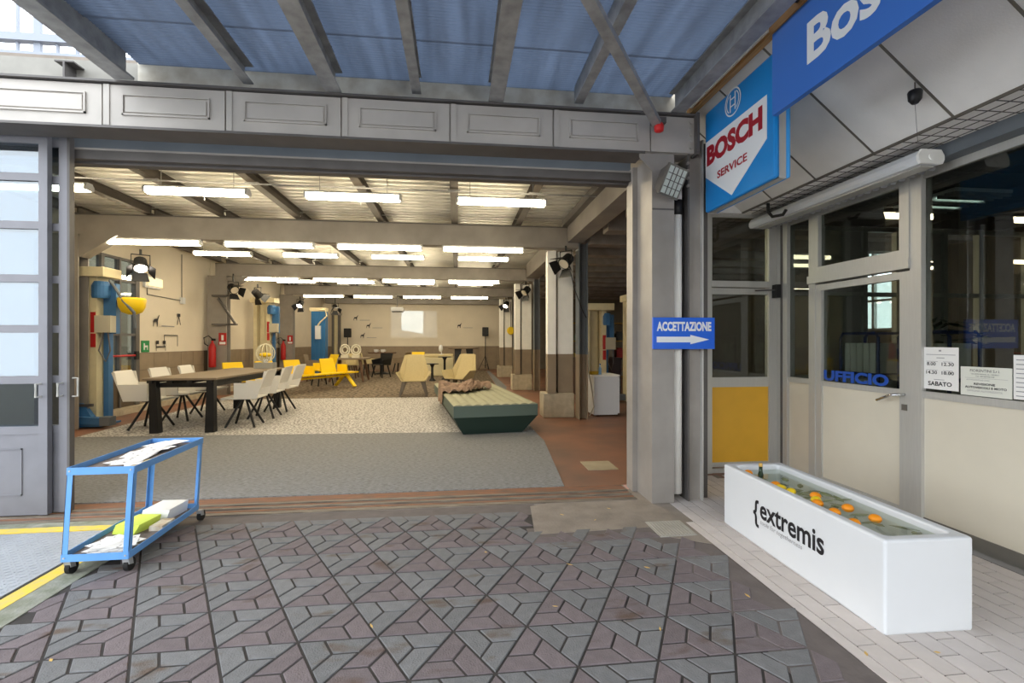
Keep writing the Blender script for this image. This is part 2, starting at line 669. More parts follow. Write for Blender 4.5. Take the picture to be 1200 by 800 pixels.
cp1 = carpet_mat('carpet_grey', (141, 141, 142), (116, 115, 115), 22, (1, 5, 1))
cp2 = carpet_mat('carpet_speckle', (214, 210, 206), (120, 115, 110), 26, (1.0, 1.5, 1))
cp3 = carpet_mat('carpet_brown', (136, 120, 100), (78, 68, 56), 8, (1.4, 1, 1))
for nm, poly, m, lab in (
        ('carpet', [(-5.92, 4.79), (1.10, 4.79), (1.30, 7.0), (1.28, 7.76), (-5.92, 8.1)], cp1, 'plain grey woven carpet lying behind the gate threshold'),
        ('carpet', [(-5.92, 8.1), (1.28, 7.76), (1.28, 8.2), (1.22, 12.75), (-6.0, 12.95)], cp2, 'pale speckled carpet under the long table and the green daybed'),
        ('carpet', [(-5.76, 12.952), (1.22, 12.757), (1.45, 24.5), (-5.35, 24.5), (-5.35, 19.8), (-5.76, 19.6)], cp3, 'brown patterned carpet under the lounge chairs and yellow benches')):
    tag(B().prism(poly, lambda a, b: (a, b, -0.004), (0, 0, 0.010)).make(nm, m), lab, 'carpet')
tag(B().prism([(1.27, 12.9), (1.62, 15.5), (1.62, 24), (1.47, 24)], lambda a, b: (a, b, -.004), (0, 0, .009)).make('carpet_runner', cp1), 'narrow grey carpet strip along the edge of the brown carpet', 'carpet')

purl = mat('purlin_brown', (74, 66, 58), .6, var=.1)
# ceiling deck with purlins
ceil = srt('ceiling')
d = B()
p = 0.18
y = 4.7
z0, z1 = 3.865, 3.985
prof = []
while y < 25.9:
    prof += [(y, z0), (y + .07, z0), (y + .085, z1), (y + .165, z1)]
    y += p
for (ya, za), (yb, zb) in zip(prof, prof[1:]):
    d.quad((-7.2, ya, za), (2.6, ya, za), (2.6, yb, zb), (-7.2, yb, zb))
d.make('corrugated_deck', deckm, ceil)
B().box(-7.4, 2.24, 4.62, 5.3, 4.0, 4.04).box(-7.4, 9.6, 5.3, 26.2, 4.0, 4.04).make('roof_slab', concrete, ceil)
for x in (-6.6, -5.35, -4.15, -2.85, -1.4, -0.05, 1.15):
    for ya, yb in ((4.75, 8.95), (9.05, 14.1), (14.4, 19.4), (19.7, 25.4)):
        B().box(x - .06, x + .06, ya, yb, 3.72, 3.735).box(x - .008, x + .008, ya, yb, 3.735, 3.85).box(x - .06, x + .06, ya, yb, 3.85, 3.86).make('purlin', purl, ceil)


def hbeam(name, y, x0, x1, zb, zt, lab, dep=0.24):
    t = thing(name, lab, 'beam', ((x0 + x1) / 2, y, zb), 0, 'main cross beams of the workshop')
    hx = (x1 - x0) / 2
    h = zt - zb
    B().box(-hx, hx, -dep / 2, -dep / 2 + .02, 0.0, h).box(-hx, hx, -dep / 2 + .02, dep / 2, 0, .02).make('fascia', steel, t)
    B().box(-hx, hx, -dep / 2 - .015, dep / 2, h, h + .02).make('top_flange', steel_d, t)
    B().box(-hx, hx, dep / 2 - .02, dep / 2, .02, h).make('back_plate', steel, t)
    return t


hbeam('cross_beam', 9.0, -6.75, 2.32, 3.30, 3.68, 'grey steel cross beam over the long dining table, carrying lamps')
hbeam('cross_beam', 14.2, -6.75, 2.32, 3.34, 3.68, 'grey steel cross beam over the beige lounge chairs, carrying lamps')
hbeam('cross_beam', 19.5, -6.75, 2.32, 3.36, 3.70, 'grey steel cross beam the projector hangs from')
hbeam('cross_beam', 25.2, -6.75, 2.32, 3.47, 3.75, 'grey steel cross beam against the white back wall')
cdt = thing('ceiling_conduit', 'thin galvanised conduit crossing the purlins in the first bay', 'conduit', (0, 6.95, 3.70))
B().cyl((-6.8, 0, 0), (2.1, 0, 0), .012, n=8).make('pipe', galv, cdt)
for x in (-5.35, -4.15, -2.85, -1.4, -.05, 1.15):
    B().box(x - .09, x + .09, -.02, .02, .008, .025).make('clip', galv, cdt)
# edge beam along the bay
ed = thing('edge_beam', 'pale grey edge beam running from the gate column to the boxed column', 'beam', (2.3, 4.75, 3.4))
B().box(-.2, .1, 0, 4.1, 0, .42).make('web', steel, ed)
B().box(-.3, -.2, 0, 4.1, .30, .42).make('flange', steel_d, ed)
B().box(-.24, .14, 4.3, 9.3, .0, .42).make('web', steel, ed)

# walls
wb = struct(B().box(-7.3, 2.7, 25.5, 25.7, 1.25, 4.0).make('wall_back', wallw))
for i in range(20):
    x = -7.2 + i * .49
    B().box(x + .004, x + .486, 25.47, 25.5, 0.63, 1.248).make('panel', brownw, wb)
    B().box(x + .004, x + .486, 25.47, 25.5, 0.0, 0.626).make('panel', brownw, wb)
B().box(-7.3, 2.7, 25.495, 25.7, 0, 1.25).make('panel_backing', mat('panel_joint', (96, 84, 70), .8), wb)
wl = srt('wall_left')
B().box(-7.2, -7.02, 13.95, 14.35, 0, 4).box(-7.2, -7.02, 19.3, 19.7, 0, 4).make('pier', wallw, wl)
B().box(-7.2, -7.0, 11.25, 13.95, 1.25, 4.0).box(-7.2, -7.0, 14.35, 19.3, 1.25, 4).box(-7.2, -7, 19.7, 25.5, 1.25, 4).make('plaster', wallw, wl)
B().box(-7.2, -7.005, 11.25, 25.5, 0, 1.25).make('panel_backing', MATS['panel_joint'], wl)
for ya, yb, n in ((11.25, 13.95, 5), (14.35, 19.3, 8), (19.7, 25.4, 9)):
    s = (yb - ya) / n
    for i in range(n):
        for za, zb in ((0.1, .48), (.484, .862), (.866, 1.25)):
            B().box(-7.005, -6.985, ya + i * s + .004, ya + (i + 1) * s - .004, za, zb - .004).make('panel', brownw, wl)
B().box(-7.2, -7.0, 4.8, 8.7, 0, 4.0).box(-7.2, -7.0, 8.7, 11.25, 3.25, 4.0).make('plaster', wallw, wl)
B().box(-7.0, -6.75, 9.3, 25.4, 0, 0.12).make('concrete_step', tanc, wl)
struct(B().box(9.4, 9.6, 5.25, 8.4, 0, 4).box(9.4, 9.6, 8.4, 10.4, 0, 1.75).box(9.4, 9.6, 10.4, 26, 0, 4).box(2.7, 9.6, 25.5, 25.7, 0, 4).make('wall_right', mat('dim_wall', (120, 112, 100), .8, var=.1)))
w2 = srt('window_2')
for ya in (8.4, 9.02, 9.72, 10.34):
    B().box(9.44, 9.52, ya, ya + .06, 1.75, 3.95).make('frame_post', alu, w2)
for z in (1.75, 2.4, 3.1, 3.9):
    B().box(9.44, 9.52, 8.4, 10.4, z, z + .05).make('frame_rail', alu, w2)
for ya, yb in ((8.46, 9.02), (9.08, 9.72), (9.78, 10.34)):
    for za, zb in ((1.8, 2.4), (2.45, 3.1), (3.15, 3.9)):
        B().box(9.478, 9.482, ya, yb, za, zb).make('pane', glass, w2)
struct(B().box(-9.7, -9.5, 5, 20, 0, 4.6).make('wall_added_outside', mat('added_outside_wall', (128, 120, 104), .8, var=.1)))  # wall added outside to tone down the white in the left windows
# glazed wall part with the panic-bar door
win = srt('window_1')
for ya, yb in ((8.72, 8.8), (9.5, 9.56), (10.12, 10.2), (10.62, 10.67), (11.12, 11.24)):
    B().box(-7.05, -6.95, ya, yb, .12, 3.25).make('frame_post', steel_d, win)
for z in (.82, 1.62, 2.2, 2.75, 3.2):
    B().box(-7.03, -6.96, 8.75, 11.2, z, z + .05).make('frame_rail', steel_d, win)
B().box(-7.03, -6.98, 8.75, 11.2, .12, .82).make('kick_panel', mat('brown_kick', (86, 74, 60), .7, var=.1), win)
for ya, yb in ((8.8, 9.5), (9.56, 10.12), (10.2, 10.62), (10.67, 11.12)):
    for za, zb in ((.87, 1.62), (1.67, 2.2), (2.25, 2.75), (2.8, 3.2)):
        B().box(-7.003, -6.997, ya, yb, za, zb).make('pane', glass, win)
pb = thing('panic_bar', 'red push bar across the glazed emergency door', 'push bar', (-6.93, 10.25, 1.2))
B().cyl((0, 0, 0), (0, .85, 0), .022, n=10).make('bar', redm, pb)
for yy in (0, .85):
    B().box(-.02, .03, yy - .05, yy + .05, -.09, .09).make('bracket', black, pb)

# left steel columns
for y in (8.95, 14.15, 19.5):
    lab = {8.95: 'grey steel column behind the cream lift, at the end of the first cross beam', 14.15: 'grey steel column with an extinguisher, beside the white wall with the exit lamp',
           19.5: 'grey steel column beside the tall blue lift post'}[y]
    t = thing('steel_column', lab, 'column', (-6.68, y, 0), 0, 'steel columns along the left wall')
    B().box(-.25, .25, -.12, -.1, 0, 3.34).make('flange', steel, t)
    B().box(-.25, .25, .1, .12, 0, 3.34).make('flange', steel, t)
    B().box(-.012, .012, -.1, .1, 0, 3.34).make('web', steel_d, t)
    B().hull8([(.25, -.11, 2.95), (.25, .11, 2.95), (.27, .11, 2.95), (.27, -.11, 2.95)], [(.25, -.11, 3.3), (.25, .11, 3.3), (.85, .11, 3.33), (.85, -.11, 3.33)]).make('knee_bracket', steel, t)
    if y == 14.15:
        for z in (2.75, 1.95):
            B().box(-.1, .55, -.22, -.12, z, z + .05).make('cross_bar', steel_d, t)
        B().bar((.05, -.17, 2.7), (.5, -.17, 2.0), .05, .06, (0, 1, 0)).make('brace', steel_d, t)

# right boxed columns
labs = {9.0: 'white boxed column on a concrete plinth beside the white appliance', 14.3: 'white boxed column with a lamp, second from the white appliance',
        19.6: 'white boxed column with a yellow gong, nearest the black tripod speaker'}


def boxed(y):
    t = thing('boxed_column', labs[y], 'column', (1.68, y, 0), 0, 'white boxed columns with taupe base')
    B().box(0, .62, .12, .55, 0, .48).make('plinth', tanc, t, bevel=.012)
    for nm, x0, x1, ya, yb in (('pilaster', .08, .25, .1, .3), ('shaft', .30, .61, .18, .5)):
        B().box(x0, x1, ya, yb, .48, 1.25).make(nm + '_base', brownw, t, bevel=.006)
        B().box(x0, x1, ya, yb, 1.25, 3.28).make(nm, white, t, bevel=.006)
    B().box(.25, .30, .3, .45, .48, 3.28).make('recess', steel_d, t)
    for nm, za, zb, m in (('flange_base', 0, 1.25, brownw), ('flange', 1.25, 3.4, steel_b)):
        B().box(.64, .66, -.16, .1, za, zb).box(.66, .80, -.02, 0, za, zb).box(.80, .82, -.16, .1, za, zb).make(nm, m, t)
    return t


for y in labs:
    boxed(y)

# ceiling joists and walls of the dim bay to the right
bay = srt('trim_2')
for i in range(14):
    y = 5.4 + i * 1.1
    B().box(2.5, 9.4, y, y + .3, 3.35, 3.75).make('joist', concrete, bay)

# =================================================================== FACADE
fb = thing('gate_beam', 'panelled grey steel beam across the gate, under the blue canopy', 'beam', (0, 4.18, 3.255))
XJ = [-4.74, -3.80, -2.864, -1.925, -0.99, -0.066, 0.858, 1.775]
B().box(-9, 2.22, .025, .22, .0, .345).make('core', steel_f, fb)
for a, b in zip([-5.68] + XJ, XJ):
    pn = B().box(a + .006, b - .006, 0, .025, .004, .335).make('panel', steel_f, fb)
    B().box(a + .01, a + .055, -.008, 0, .004, .335).make('cover_strip', steel_f, pn)
    q = B()
    xa, xb, za, zb = a + .15, b - .12, .09, .25
    q.box(xa, xb, -.014, 0, zb, zb + .012).box(xa, xb, -.014, 0, za, za + .012).box(xa, xa + .012, -.014, 0, za, zb).box(xb - .012, xb, -.014, 0, za, zb)
    q.box(xa + .026, xb - .026, -.010, 0, za + .026, zb - .014)
    q.make('moulding', steel_f, pn)
B().box(1.78, 2.22, 0, .025, .004, .335).make('end_plate', steel_f, fb)
B().box(-9, 2.24, -.03, .25, .345, .362).make('top_flange', steel_d, fb)
B().box(-9, 1.72, -.012, .24, -.02, 0).make('bottom_flange', steel_d, fb)
B().box(2.20, 2.225, -.06, .26, -.02, .36).make('end_stiffener', steel_d, fb)
for i in range(5):
    B().cyl((2.165, -.001, .05 + i * .06), (2.165, -.02, .05 + i * .06), .013, n=6).make('bolt', steel_f, fb)

dr = thing('door_rail', 'blue-grey lintel with the sliding door rail behind the panelled beam', 'lintel', (0, 4.6, 3.1))
B().box(-9, 1.75, .02, .2, .12, .9).make('lintel_plate', steel_b, dr)
B().box(-9, 1.75, -.02, .16, .02, .105).make('rail', steel_d, dr)
B().box(-9, 1.75, -.03, -.02, .098, .115).make('lip', steel, dr)
B().box(-9, 1.75, .05, .14, 0, .02).make('lower_flange', steel_d, dr)

# main column
mc = thing('gate_column', 'large grey steel gate column carrying the blue arrow sign', 'column', (1.79, 4.18, 0))
B().box(0, .215, 0, .012, 0, 3.24).make('front_plate', steel, mc)
B().box(0, .012, .012, .5, 0, 3.24).make('side_plate', steel, mc)
B().box(.012, .36, .22, .5, 0, 3.24).make('web', steel, mc)
B().box(-.05, .0, .36, .52, 0, 3.24).make('guide_channel', steel, mc)
B().hull8([(0, -.005, 2.72), (.21, -.005, 2.72), (.21, .0, 2.72), (0, .0, 2.72)], [(0, -.005, 2.735), (.21, -.005, 2.735), (.21, 0, 2.735), (0, 0, 2.735)]).make('joint', steel_d, mc)
B().cyl((.285, .10, .06), (.285, .10, 3.05), .05, n=18).make('drain_pipe', white, mc, smooth=True)
B().cyl((.285, .10, 2.70), (.285, .10, 2.84), .058, n=18).make('pipe_collar', black, mc, smooth=True)
B().box(.36, .375, .02, .3, 0, 3.5).make('flange', steel_d, mc)
B().box(.375, .50, .06, .075, 0, 3.4).make('flange_plate', steel, mc)
B().box(.50, .515, .02, .12, 0, 3.4).make('flange_edge', alu, mc)
B().box(.515, .60, .1, .2, 0, 3.4).make('post', steel_d, mc)
for i in range(4):
    B().cyl((.345, .0, 2.95 + i * .07), (.345, -.025, 2.95 + i * .07), .014, n=6).make('bolt', steel, mc)
B().hull8([(.0, .0, 3.08), (.0, .012, 3.08), (.0, .012, 3.24), (.0, 0, 3.24)], [(-.12, 0, 3.2), (-.12, .012, 3.2), (-.12, .012, 3.24), (-.12, 0, 3.24)]).make('gusset', steel, mc)

# blue arrow sign
ar = thing('arrow_sign', 'blue ACCETTAZIONE sign with a white arrow on the gate column', 'sign', (1.785, 4.145, 1.43))
B().box(0, .60, 0, .025, 0, .292).make('panel', accb, ar, bevel=.002)
text('lettering', 'ACCETTAZIONE', signw, ar, (.035, 0, .165), PX, PZ, .53, .088, off=.045)
B().prism([(.035, .062), (.36, .062), (.36, .045), (.545, .088), (.36, .131), (.36, .114), (.035, .114)], lambda a, b: (a, -.002, b), (0, .002, 0)).make('arrow', signw, ar)

# floodlight on the column
fl = thing('floodlight', 'grey wall floodlight with a gridded glass on the gate column', 'floodlight', (1.92, 4.02, 2.93))
fl.rotation_euler = (R_(22), R_(10), R_(18))
B().hull8([(-.10, .02, -.13), (.10, .02, -.13), (.06, .16, -.08), (-.06, .16, -.08)], [(-.10, .02, .13), (.10, .02, .13), (.06, .16, .08), (-.06, .16, .08)]).make('housing', steel_d, fl)
B().box(-.112, .112, -.005, .02, -.135, .135).make('frame', alu_d, fl)
lg = B().box(-.095, .095, -.01, -.005, -.118, .118).make('glass', mat('flood_glass', (196, 204, 198), .25), fl)
for i in range(1, 4):
    B().box(-.095 + i * .0475 - .003, -.095 + i * .0475 + .003, -.016, -.01, -.118, .118).make('grid_bar', steel_d, lg)
    B().box(-.095, .095, -.016, -.01, -.118 + i * .059 - .003, -.118 + i * .059 + .003).make('grid_bar', steel_d, lg)
B().box(-.02, .02, .14, .2, -.03, .03).make('bracket', steel_d, fl)

# sliding gate leaves
zr = [3.20, 2.88, 2.47, 2.015, 1.585, 1.15, .72]


def leaf(name, xr, y, wd, lab, hx):
    t = thing(name, lab, 'door', (xr, y, .02), 0, 'sliding glazed gate leaves')
    x0 = -wd
    for a, b in ((-.068, 0), (x0, x0 + .068)):
        B().box(a, b, 0, .05, 0, 3.26).make('stile', doorm, t)
    for xm in (-.6,):
        B().box(xm - .02, xm + .02, .009, .041, .72, 3.22).make('mullion', doorm, t)
    for z in zr:
        B().box(x0 + .068, -.068, .005, .045, z - .03, z + .035).make('rail', doorm, t)
    B().box(x0 + .068, -.068, .012, .038, .0, .70).make('kick_panel', doorm, t)
    for a, b in ((-.58, -.2), (x0 + .14, -.72)):
        B().box(a, b, .004, .012, .17, .18).box(a, b, .004, .012, .56, .57).box(a, a + .01, .004, .012, .17, .57).box(b - .01, b, .004, .012, .17, .57).make('moulding', doorm, t)
    for za, zb in zip(zr[1:], zr):
        for a, b in ((-.58, -.068), (x0 + .068, -.62)):
            B().box(a, b, .022, .027, za + .035, zb - .03).make('pane', glassg, t)
    B().tube([(hx, 0, 1.12), (hx, -.05, 1.12), (hx, -.05, 1.01), (hx, 0, 1.01)], .009).make('handle', alu, t)
    return t


leaf('gate_leaf', -3.48, 4.45, 1.25, 'grey glazed sliding gate leaf standing in front of the other leaf', -.05)
lb = leaf('gate_leaf', -3.37, 4.512, 1.25, 'grey glazed sliding gate leaf half hidden behind the front leaf', -.04)
B().box(0, .02, -.005, .05, 0, 3.26).make('edge_seal', steel_d, lb)
B().tube([(.02, .03, 1.16), (.06, .03, 1.16), (.06, .03, 1.0), (.02, .03, 1.0)], .009).make('edge_handle', alu, lb)
struct(B().box(-9, -4.9, 4.66, 4.8, 0, 3.3).make('wall_front', wallw))

# =================================================================== CANOPY
can = srt('canopy')
RX = [(-2.68, 1), (-1.75, 0), (-1.05, 1), (-0.355, 0), (0.34, 1), (1.10, 0), (2.03, 1)]
Y0, Y1 = -1.2, 4.3
ZS = 3.83
for x, big in RX:
    if big:
        z0, hw = 3.62, .065
        if x < -2.5:
            B().box(x - .075, x + .075, Y0, 4.15, 3.62, 3.64).box(x - .012, x + .012, Y0, 4.15, 3.64, 3.98).box(x - .075, x + .075, Y0, 4.15, 3.98, 4.0).make('rafter', galv, can)
            continue
        B().box(x - hw, x + hw, Y0, 4.2, z0, z0 + .014).box(x - .008, x + .008, Y0, 4.2, z0 + .014, ZS - .02).box(x - hw, x + hw, Y0, 4.2, ZS - .02, ZS - .008).make('rafter', galv, can)
    else:
        B().box(x - .04, x + .04, Y0, 4.2, 3.67, 3.68).box(x - .04, x - .03, Y0, 4.2, 3.68, ZS - .01).box(x - .04, x + .04, Y0, 4.2, ZS - .015, ZS - .008).make('rafter', galv, can)
sheet = translucent_mat('blue_translucent_sheet', (66, 77, 94), .5)
for (xa, _), (xb, _) in zip(RX, RX[1:]):
    for ya, yb, dz in ((Y0, 3.72, .0), (3.70, 4.32, .012)):
        q = B()
        n = int((yb - ya) / .008)
        pr = [(ya + (yb - ya) * i / n, ZS + dz + .004 * math.sin(2 * PI * (ya + (yb - ya) * i / n) / .032)) for i in range(n + 1)]
        vs = [(q.bm.verts.new((xa + .008, a, b)), q.bm.verts.new((xb + .008, a, b))) for a, b in pr]
        for (a, b), (c, e) in zip(vs, vs[1:]):
            q.bm.faces.new((a, b, e, c))
        q.make('roof_sheet', sheet, can)
fls = mat('flashing', (226, 222, 210), .7, c2=(186, 176, 158), scale=6)
for (xa, _), (xb, _) in zip(RX, RX[1:]):
    B().box(xa, xb, 4.31, 4.32, 3.60, 3.86).make('flashing', fls, can)
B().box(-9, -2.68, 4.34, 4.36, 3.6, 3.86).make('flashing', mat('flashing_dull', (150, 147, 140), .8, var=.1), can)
B().box(2.03, 2.32, 4.31, 4.32, 3.60, 3.9).make('flashing', fls, can)
st = thing('brace_tube', 'galvanised diagonal brace with a red end cap under the canopy', 'brace', (1.80, 4.08, 3.44))
B().bar((0, 0, .02), (-2.2, -2.9, .20), .075, .05).make('bar', galv, st)
B().lathe([(.02, -.03), (.04, -.02), (.045, .02), (.03, .05)], (0, -.03, -.03), 10).make('end_cap', mat('red_plastic', (214, 40, 40), .4), st, smooth=True)
B().box(-.06, .06, -.05, .03, .02, .07).make('clamp', steel_d, st)

# white framework and cream beams above the gate, out in the light
wr = thing('white_railing', 'white painted railing above the gate at the open side of the canopy', 'railing', (-4.6, 4.9, 3.86))
rw = mat('railing_white', (146, 152, 164), .5)
B().box(-3, 1.6, 0, .05, .25, .36).make('bottom_rail', rw, wr)
B().box(-3, 1.6, -.02, .05, .45, .52).make('middle_rail', rw, wr)
for i in range(26):
    x = -2.9 + i * .17
    wd = .06 if i % 5 == 1 else .018
    B().box(x - wd / 2, x + wd / 2, .01, .04, .36, 1.6).make('baluster', rw, wr)
B().box(-3, 1.6, -.01, .06, 1.6, 1.68).make('handrail', rw, wr)
cb = thing('cream_roof_frame', 'cream slanted roof beams rising behind the white railing', 'roof frame', (-6.2, 6.2, 4.1))
crm = mat('cream_beam', (136, 120, 96), .7)
for i in range(9):
    B().bar((-2.4 + i * .55, 0, 0), (-.9 + i * .55, 2.2, 1.5), .09, .12).make('beam', crm, cb)
B().bar((4.2, -.4, .0), (0.4, .9, 2.2), .12, .2).make('ridge_beam', crm, cb)
sb = thing('beam_stub', 'short steel beam end sticking out above the gate beam', 'beam stub', (-3.18, 4.22, 3.625))
B().box(-.07, .07, 0, .12, 0, .012).box(-.007, .007, 0, .12, .012, .15).box(-.07, .07, 0, .12, .15, .162).make('stub', steel_d, sb)

# =================================================================== SIGNS OVER THE OFFICE
ss = thing('service_sign', 'square blue and white lightbox sign with red BOSCH SERVICE lettering', 'sign', (2.30, 4.17, 2.70))
# local: x out of wall to the right, y negative towards the camera
B().box(0, .045, -.98, 0, 0, .925).make('front_shell', signb, ss, bevel=.02)
B().box(.045, .10, -.965, -.015, .0, .91).make('rim', alu, ss)
B().box(.10, .13, -.98, 0, 0, .925).make('rear_shell', signe, ss, bevel=.02)


def onface(y, z):
    return (-.0025, y - 4.17, z - 2.70)


B().prism([(4.150, 3.346), (3.276, 3.346), (3.276, 3.018), (3.733, 2.735), (4.150, 3.025)], onface, (.002, 0, 0)).make('white_field', signw, ss)
text('lettering', 'BOSCH', signr, ss, onface(4.125, 3.112), NY, PZ, .80, .185, off=.055, ext=.002)
text('lettering', 'SERVICE', signr, ss, onface(3.95, 2.945), NY, PZ, .435, .068, off=.03, ext=.002)
lc = (3.715, 3.512)


def ring(r, w_, ext=.0):
    q = B()
    n = 40
    for i in range(n):
        a, b = 2 * PI * i / n, 2 * PI * (i + 1) / n
        pts = [(lc[0] + rr * math.cos(t), lc[1] + rr * math.sin(t)) for rr, t in ((r, a), (r, b), (r - w_, b), (r - w_, a))]
        q.quad(*[(-.003, y - 4.17, z - 2.70) for y, z in pts])
    return q


ring(.115, .012).make('logo_ring', signw, ss)
q = B()
for dy, z0_, z1_, wy in ((.035, -.075, .075, .012), (-.035, -.075, .075, .012)):
    q.box(-.004, -.002, lc[0] + dy - wy / 2 - 4.17, lc[0] + dy + wy / 2 - 4.17, lc[1] + z0_ - 2.7, lc[1] + z1_ - 2.7)
for dz in (-.03, .03):
    q.box(-.004, -.002, lc[0] - .035 - 4.17, lc[0] + .035 - 4.17, lc[1] + dz - .005 - 2.7, lc[1] + dz + .005 - 2.7)
for sgn in (-1, 1):
    for i in range(8):
        a0, a1 = R_(-52 + i * 13), R_(-52 + (i + 1) * 13)
        pts = [(lc[0] + sgn * rr * math.cos(t), lc[1] + rr * math.sin(t)) for rr, t in ((.092, a0), (.092, a1), (.082, a1), (.082, a0))]
        q.quad(*[(-.004, y - 4.17, z - 2.70) for y, z in pts])
q.make('logo_emblem', signw, ss)
bn = thing('fascia_banner', 'long blue fascia board with large white Bosch lettering', 'sign', (2.20, 3.08, 3.085))
B().box(0, .04, -3.9, 0, 0, .572).make('board', bannerb, bn, bevel=.002)
text('lettering', 'Bosch', signw, bn, (0, -.335, .16), NY, PZ, .86, .265, off=.03, ext=.002)
tb = thing('timber_batten', 'brown timber batten running along the top of the blue signs', 'batten', (2.19, 4.3, 3.66))
B().box(0, .05, -5.2, 0, 0, .07).make('board', wood, tb)
B().box(-.02, 0, -1.2, -.1, .03, .06).make('white_strip', white, tb)
B().box(-.10, .0, -1.52, -1.48, .035, .065).make('bracket', black, tb)

# =================================================================== OFFICE FRONT
# sloping tiled soffit: lower edge (3.2, 2.955), upper edge (2.45, 3.57)
sof = srt('ceiling_soffit')
sx = Vector((2.10 - 3.2, 0, 3.85 - 2.955)).normalized()
nrm = Vector((sx.z, 0, -sx.x))
lw = Vector((3.2, 0, 2.955))
for r in range(2):
    for q in range(-6, 5):
        y0 = 3.295 + q * .592 - .592
        a0, a1 = r * .70 + .008, (r + 1) * .70 - .008
        if y0 < -1:
            continue
        ya, yb = y0 + .008, min(y0 + .584, 4.99)
        pts = [lw + sx * a + Vector((0, y, 0)) for a, y in ((a0, ya), (a1, ya), (a1, yb), (a0, yb))]
        B().hull8(pts, [p_ + nrm * .02 for p_ in pts]).make('soffit_tile', tilec, sof)
pts = [lw + sx * a + Vector((0, y, 0)) + nrm * .018 for a, y in ((0, -2), (1.4, -2), (1.4, 5), (0, 5))]
B().hull8(pts, [p_ + nrm * .02 for p_ in pts]).make('soffit_back', steel_d, sof)
for a in (0.0, .70, 1.4):
    B().bar(lw + sx * a + Vector((0, -2, 0)), lw + sx * a + Vector((0, 5, 0)), .018, .008, nrm).make('grid_runner', alu_d, sof)
for q in range(-7, 5):
    y0 = 3.295 + q * .592
    B().bar(lw + Vector((0, y0, 0)), lw + sx * 1.4 + Vector((0, y0, 0)), .016, .008, nrm).make('grid_runner', alu_d, sof)
# tiled strip with wire lines and the office head beam
B().box(3.2, 3.56, -2, 5.07, 2.955, 2.99).make('strip_board', tilec, sof)
wire = B()
for i in range(4):
    wire.box(3.22 + i * .1, 3.2235 + i * .1, -2, 5.0, 2.950, 2.956)
for i in range(50):
    wire.box(3.2, 3.56, -1 + i * .12, -.9965 + i * .12, 2.950, 2.955)
o = wire.make('wire_grid', steel_d, sof)
o['kind'] = 'stuff'
B().box(3.56, 3.78, -2, 5.07, 2.86, 3.0).make('head_beam', steel_b, sof)
B().box(3.2, 8.6, -2, 5.2, 3.0, 4.0).make('upper_mass', steel_d, sof)
B().box(2.24, 8.6, -2, 5.2, 3.93, 4.05).make('roof_slab', concrete, sof)
B().box(2.42, 3.2, 4.99, 5.2, 2.95, 3.95).make('end_fill', tilec, sof)

tag(B().tube([(3.24, 4.60, 2.95), (3.24, 4.60, 2.86), (3.26, 4.56, 2.80), (3.29, 4.44, 2.79), (3.295, 4.40, 2.83)], .016).make('black_cable_hook', black), 'short black bent cable pipe under the soffit beside the service sign', 'cable pipe')
pend = thing('pendant_sensor', 'small black bell-shaped sensor hanging under the tiled soffit', 'sensor', (2.935, 2.72, 3.09))
B().lathe([(.018, -.055), (.036, -.03), (.04, .02), (.034, .03), (.008, .034)], n=14).make('bell', black, pend, smooth=True)
B().cyl((0, 0, .03), (.0, 0, .10), .004, n=6).cyl((0, 0, -.05), (.02, 0, -.30), .0012, n=4).make('cord', steel_d, pend)

ol = thing('outdoor_batten_lamp', 'off white unlit batten lamp mounted along the office head beam', 'lamp', (3.44, 3.08, 2.80))
oct_ = [(-.10, .025), (-.085, 0), (.085, 0), (.10, .03), (.10, .06), (.075, .10), (-.075, .10), (-.10, .06)]
B().prism(oct_, lambda a, b: (a, 0, b), (0, 2.0, 0)).make('housing', whitep, ol)
B().prism(oct_, lambda a, b: (a * 1.06, -.02, b * 1.04), (0, .02, 0)).make('end_cap', white, ol)
B().cyl((0, -.02, .05), (0, -.028, .05), .026, n=20).make('end_disc', white, ol)
B().box(-.05, .06, .02, 1.9, -.012, 0).make('louvre', alu, ol)
for i in range(24):
    B().prism([(0, 0), (.04, 0), (.02, -.018)], lambda a, b: (.07, .05 + i * .08 + a, b), (.05, 0, 0)).make('louvre_fin', galv, ol)

X0 = 3.70


def opanel(nm, ya, yb, za, zb, m, par, x0=X0, th=.03):
    return B().box(x0, x0 + th, ya, yb, za, zb).make(nm, m, par)


of = srt('wall_office')
# posts
for ya, yb in ((3.35, 3.445), (4.475, 4.56), (4.89, 5.07), (0.9, 0.98), (-.6, -.52)):
    opanel('post', ya, yb, 0, 2.86, alu, of, X0 - .03, .1)
B().box(3.66, 3.76, 4.96, 4.985, 0, 2.86).make('post_groove', steel_d, of)
# near panels: apron, sill, glass, base
for ya, yb in ((.98, 3.35), (-.52, .9), (4.56, 4.89)):
    opanel('apron_panel', ya, yb, .10, 1.06, offp, of)
    opanel('sill', ya, yb, 1.05, 1.105, alu, of, X0 - .015, .06)
    opanel('base_rail', ya, yb, 0, .10, alu_d, of, X0 - .01, .05)
    opanel('pane', ya, yb, 1.105, 2.82, glassd, of, X0 + .012, .006)
    opanel('head_rail', ya, yb, 2.80, 2.86, alu, of, X0 - .01, .05)
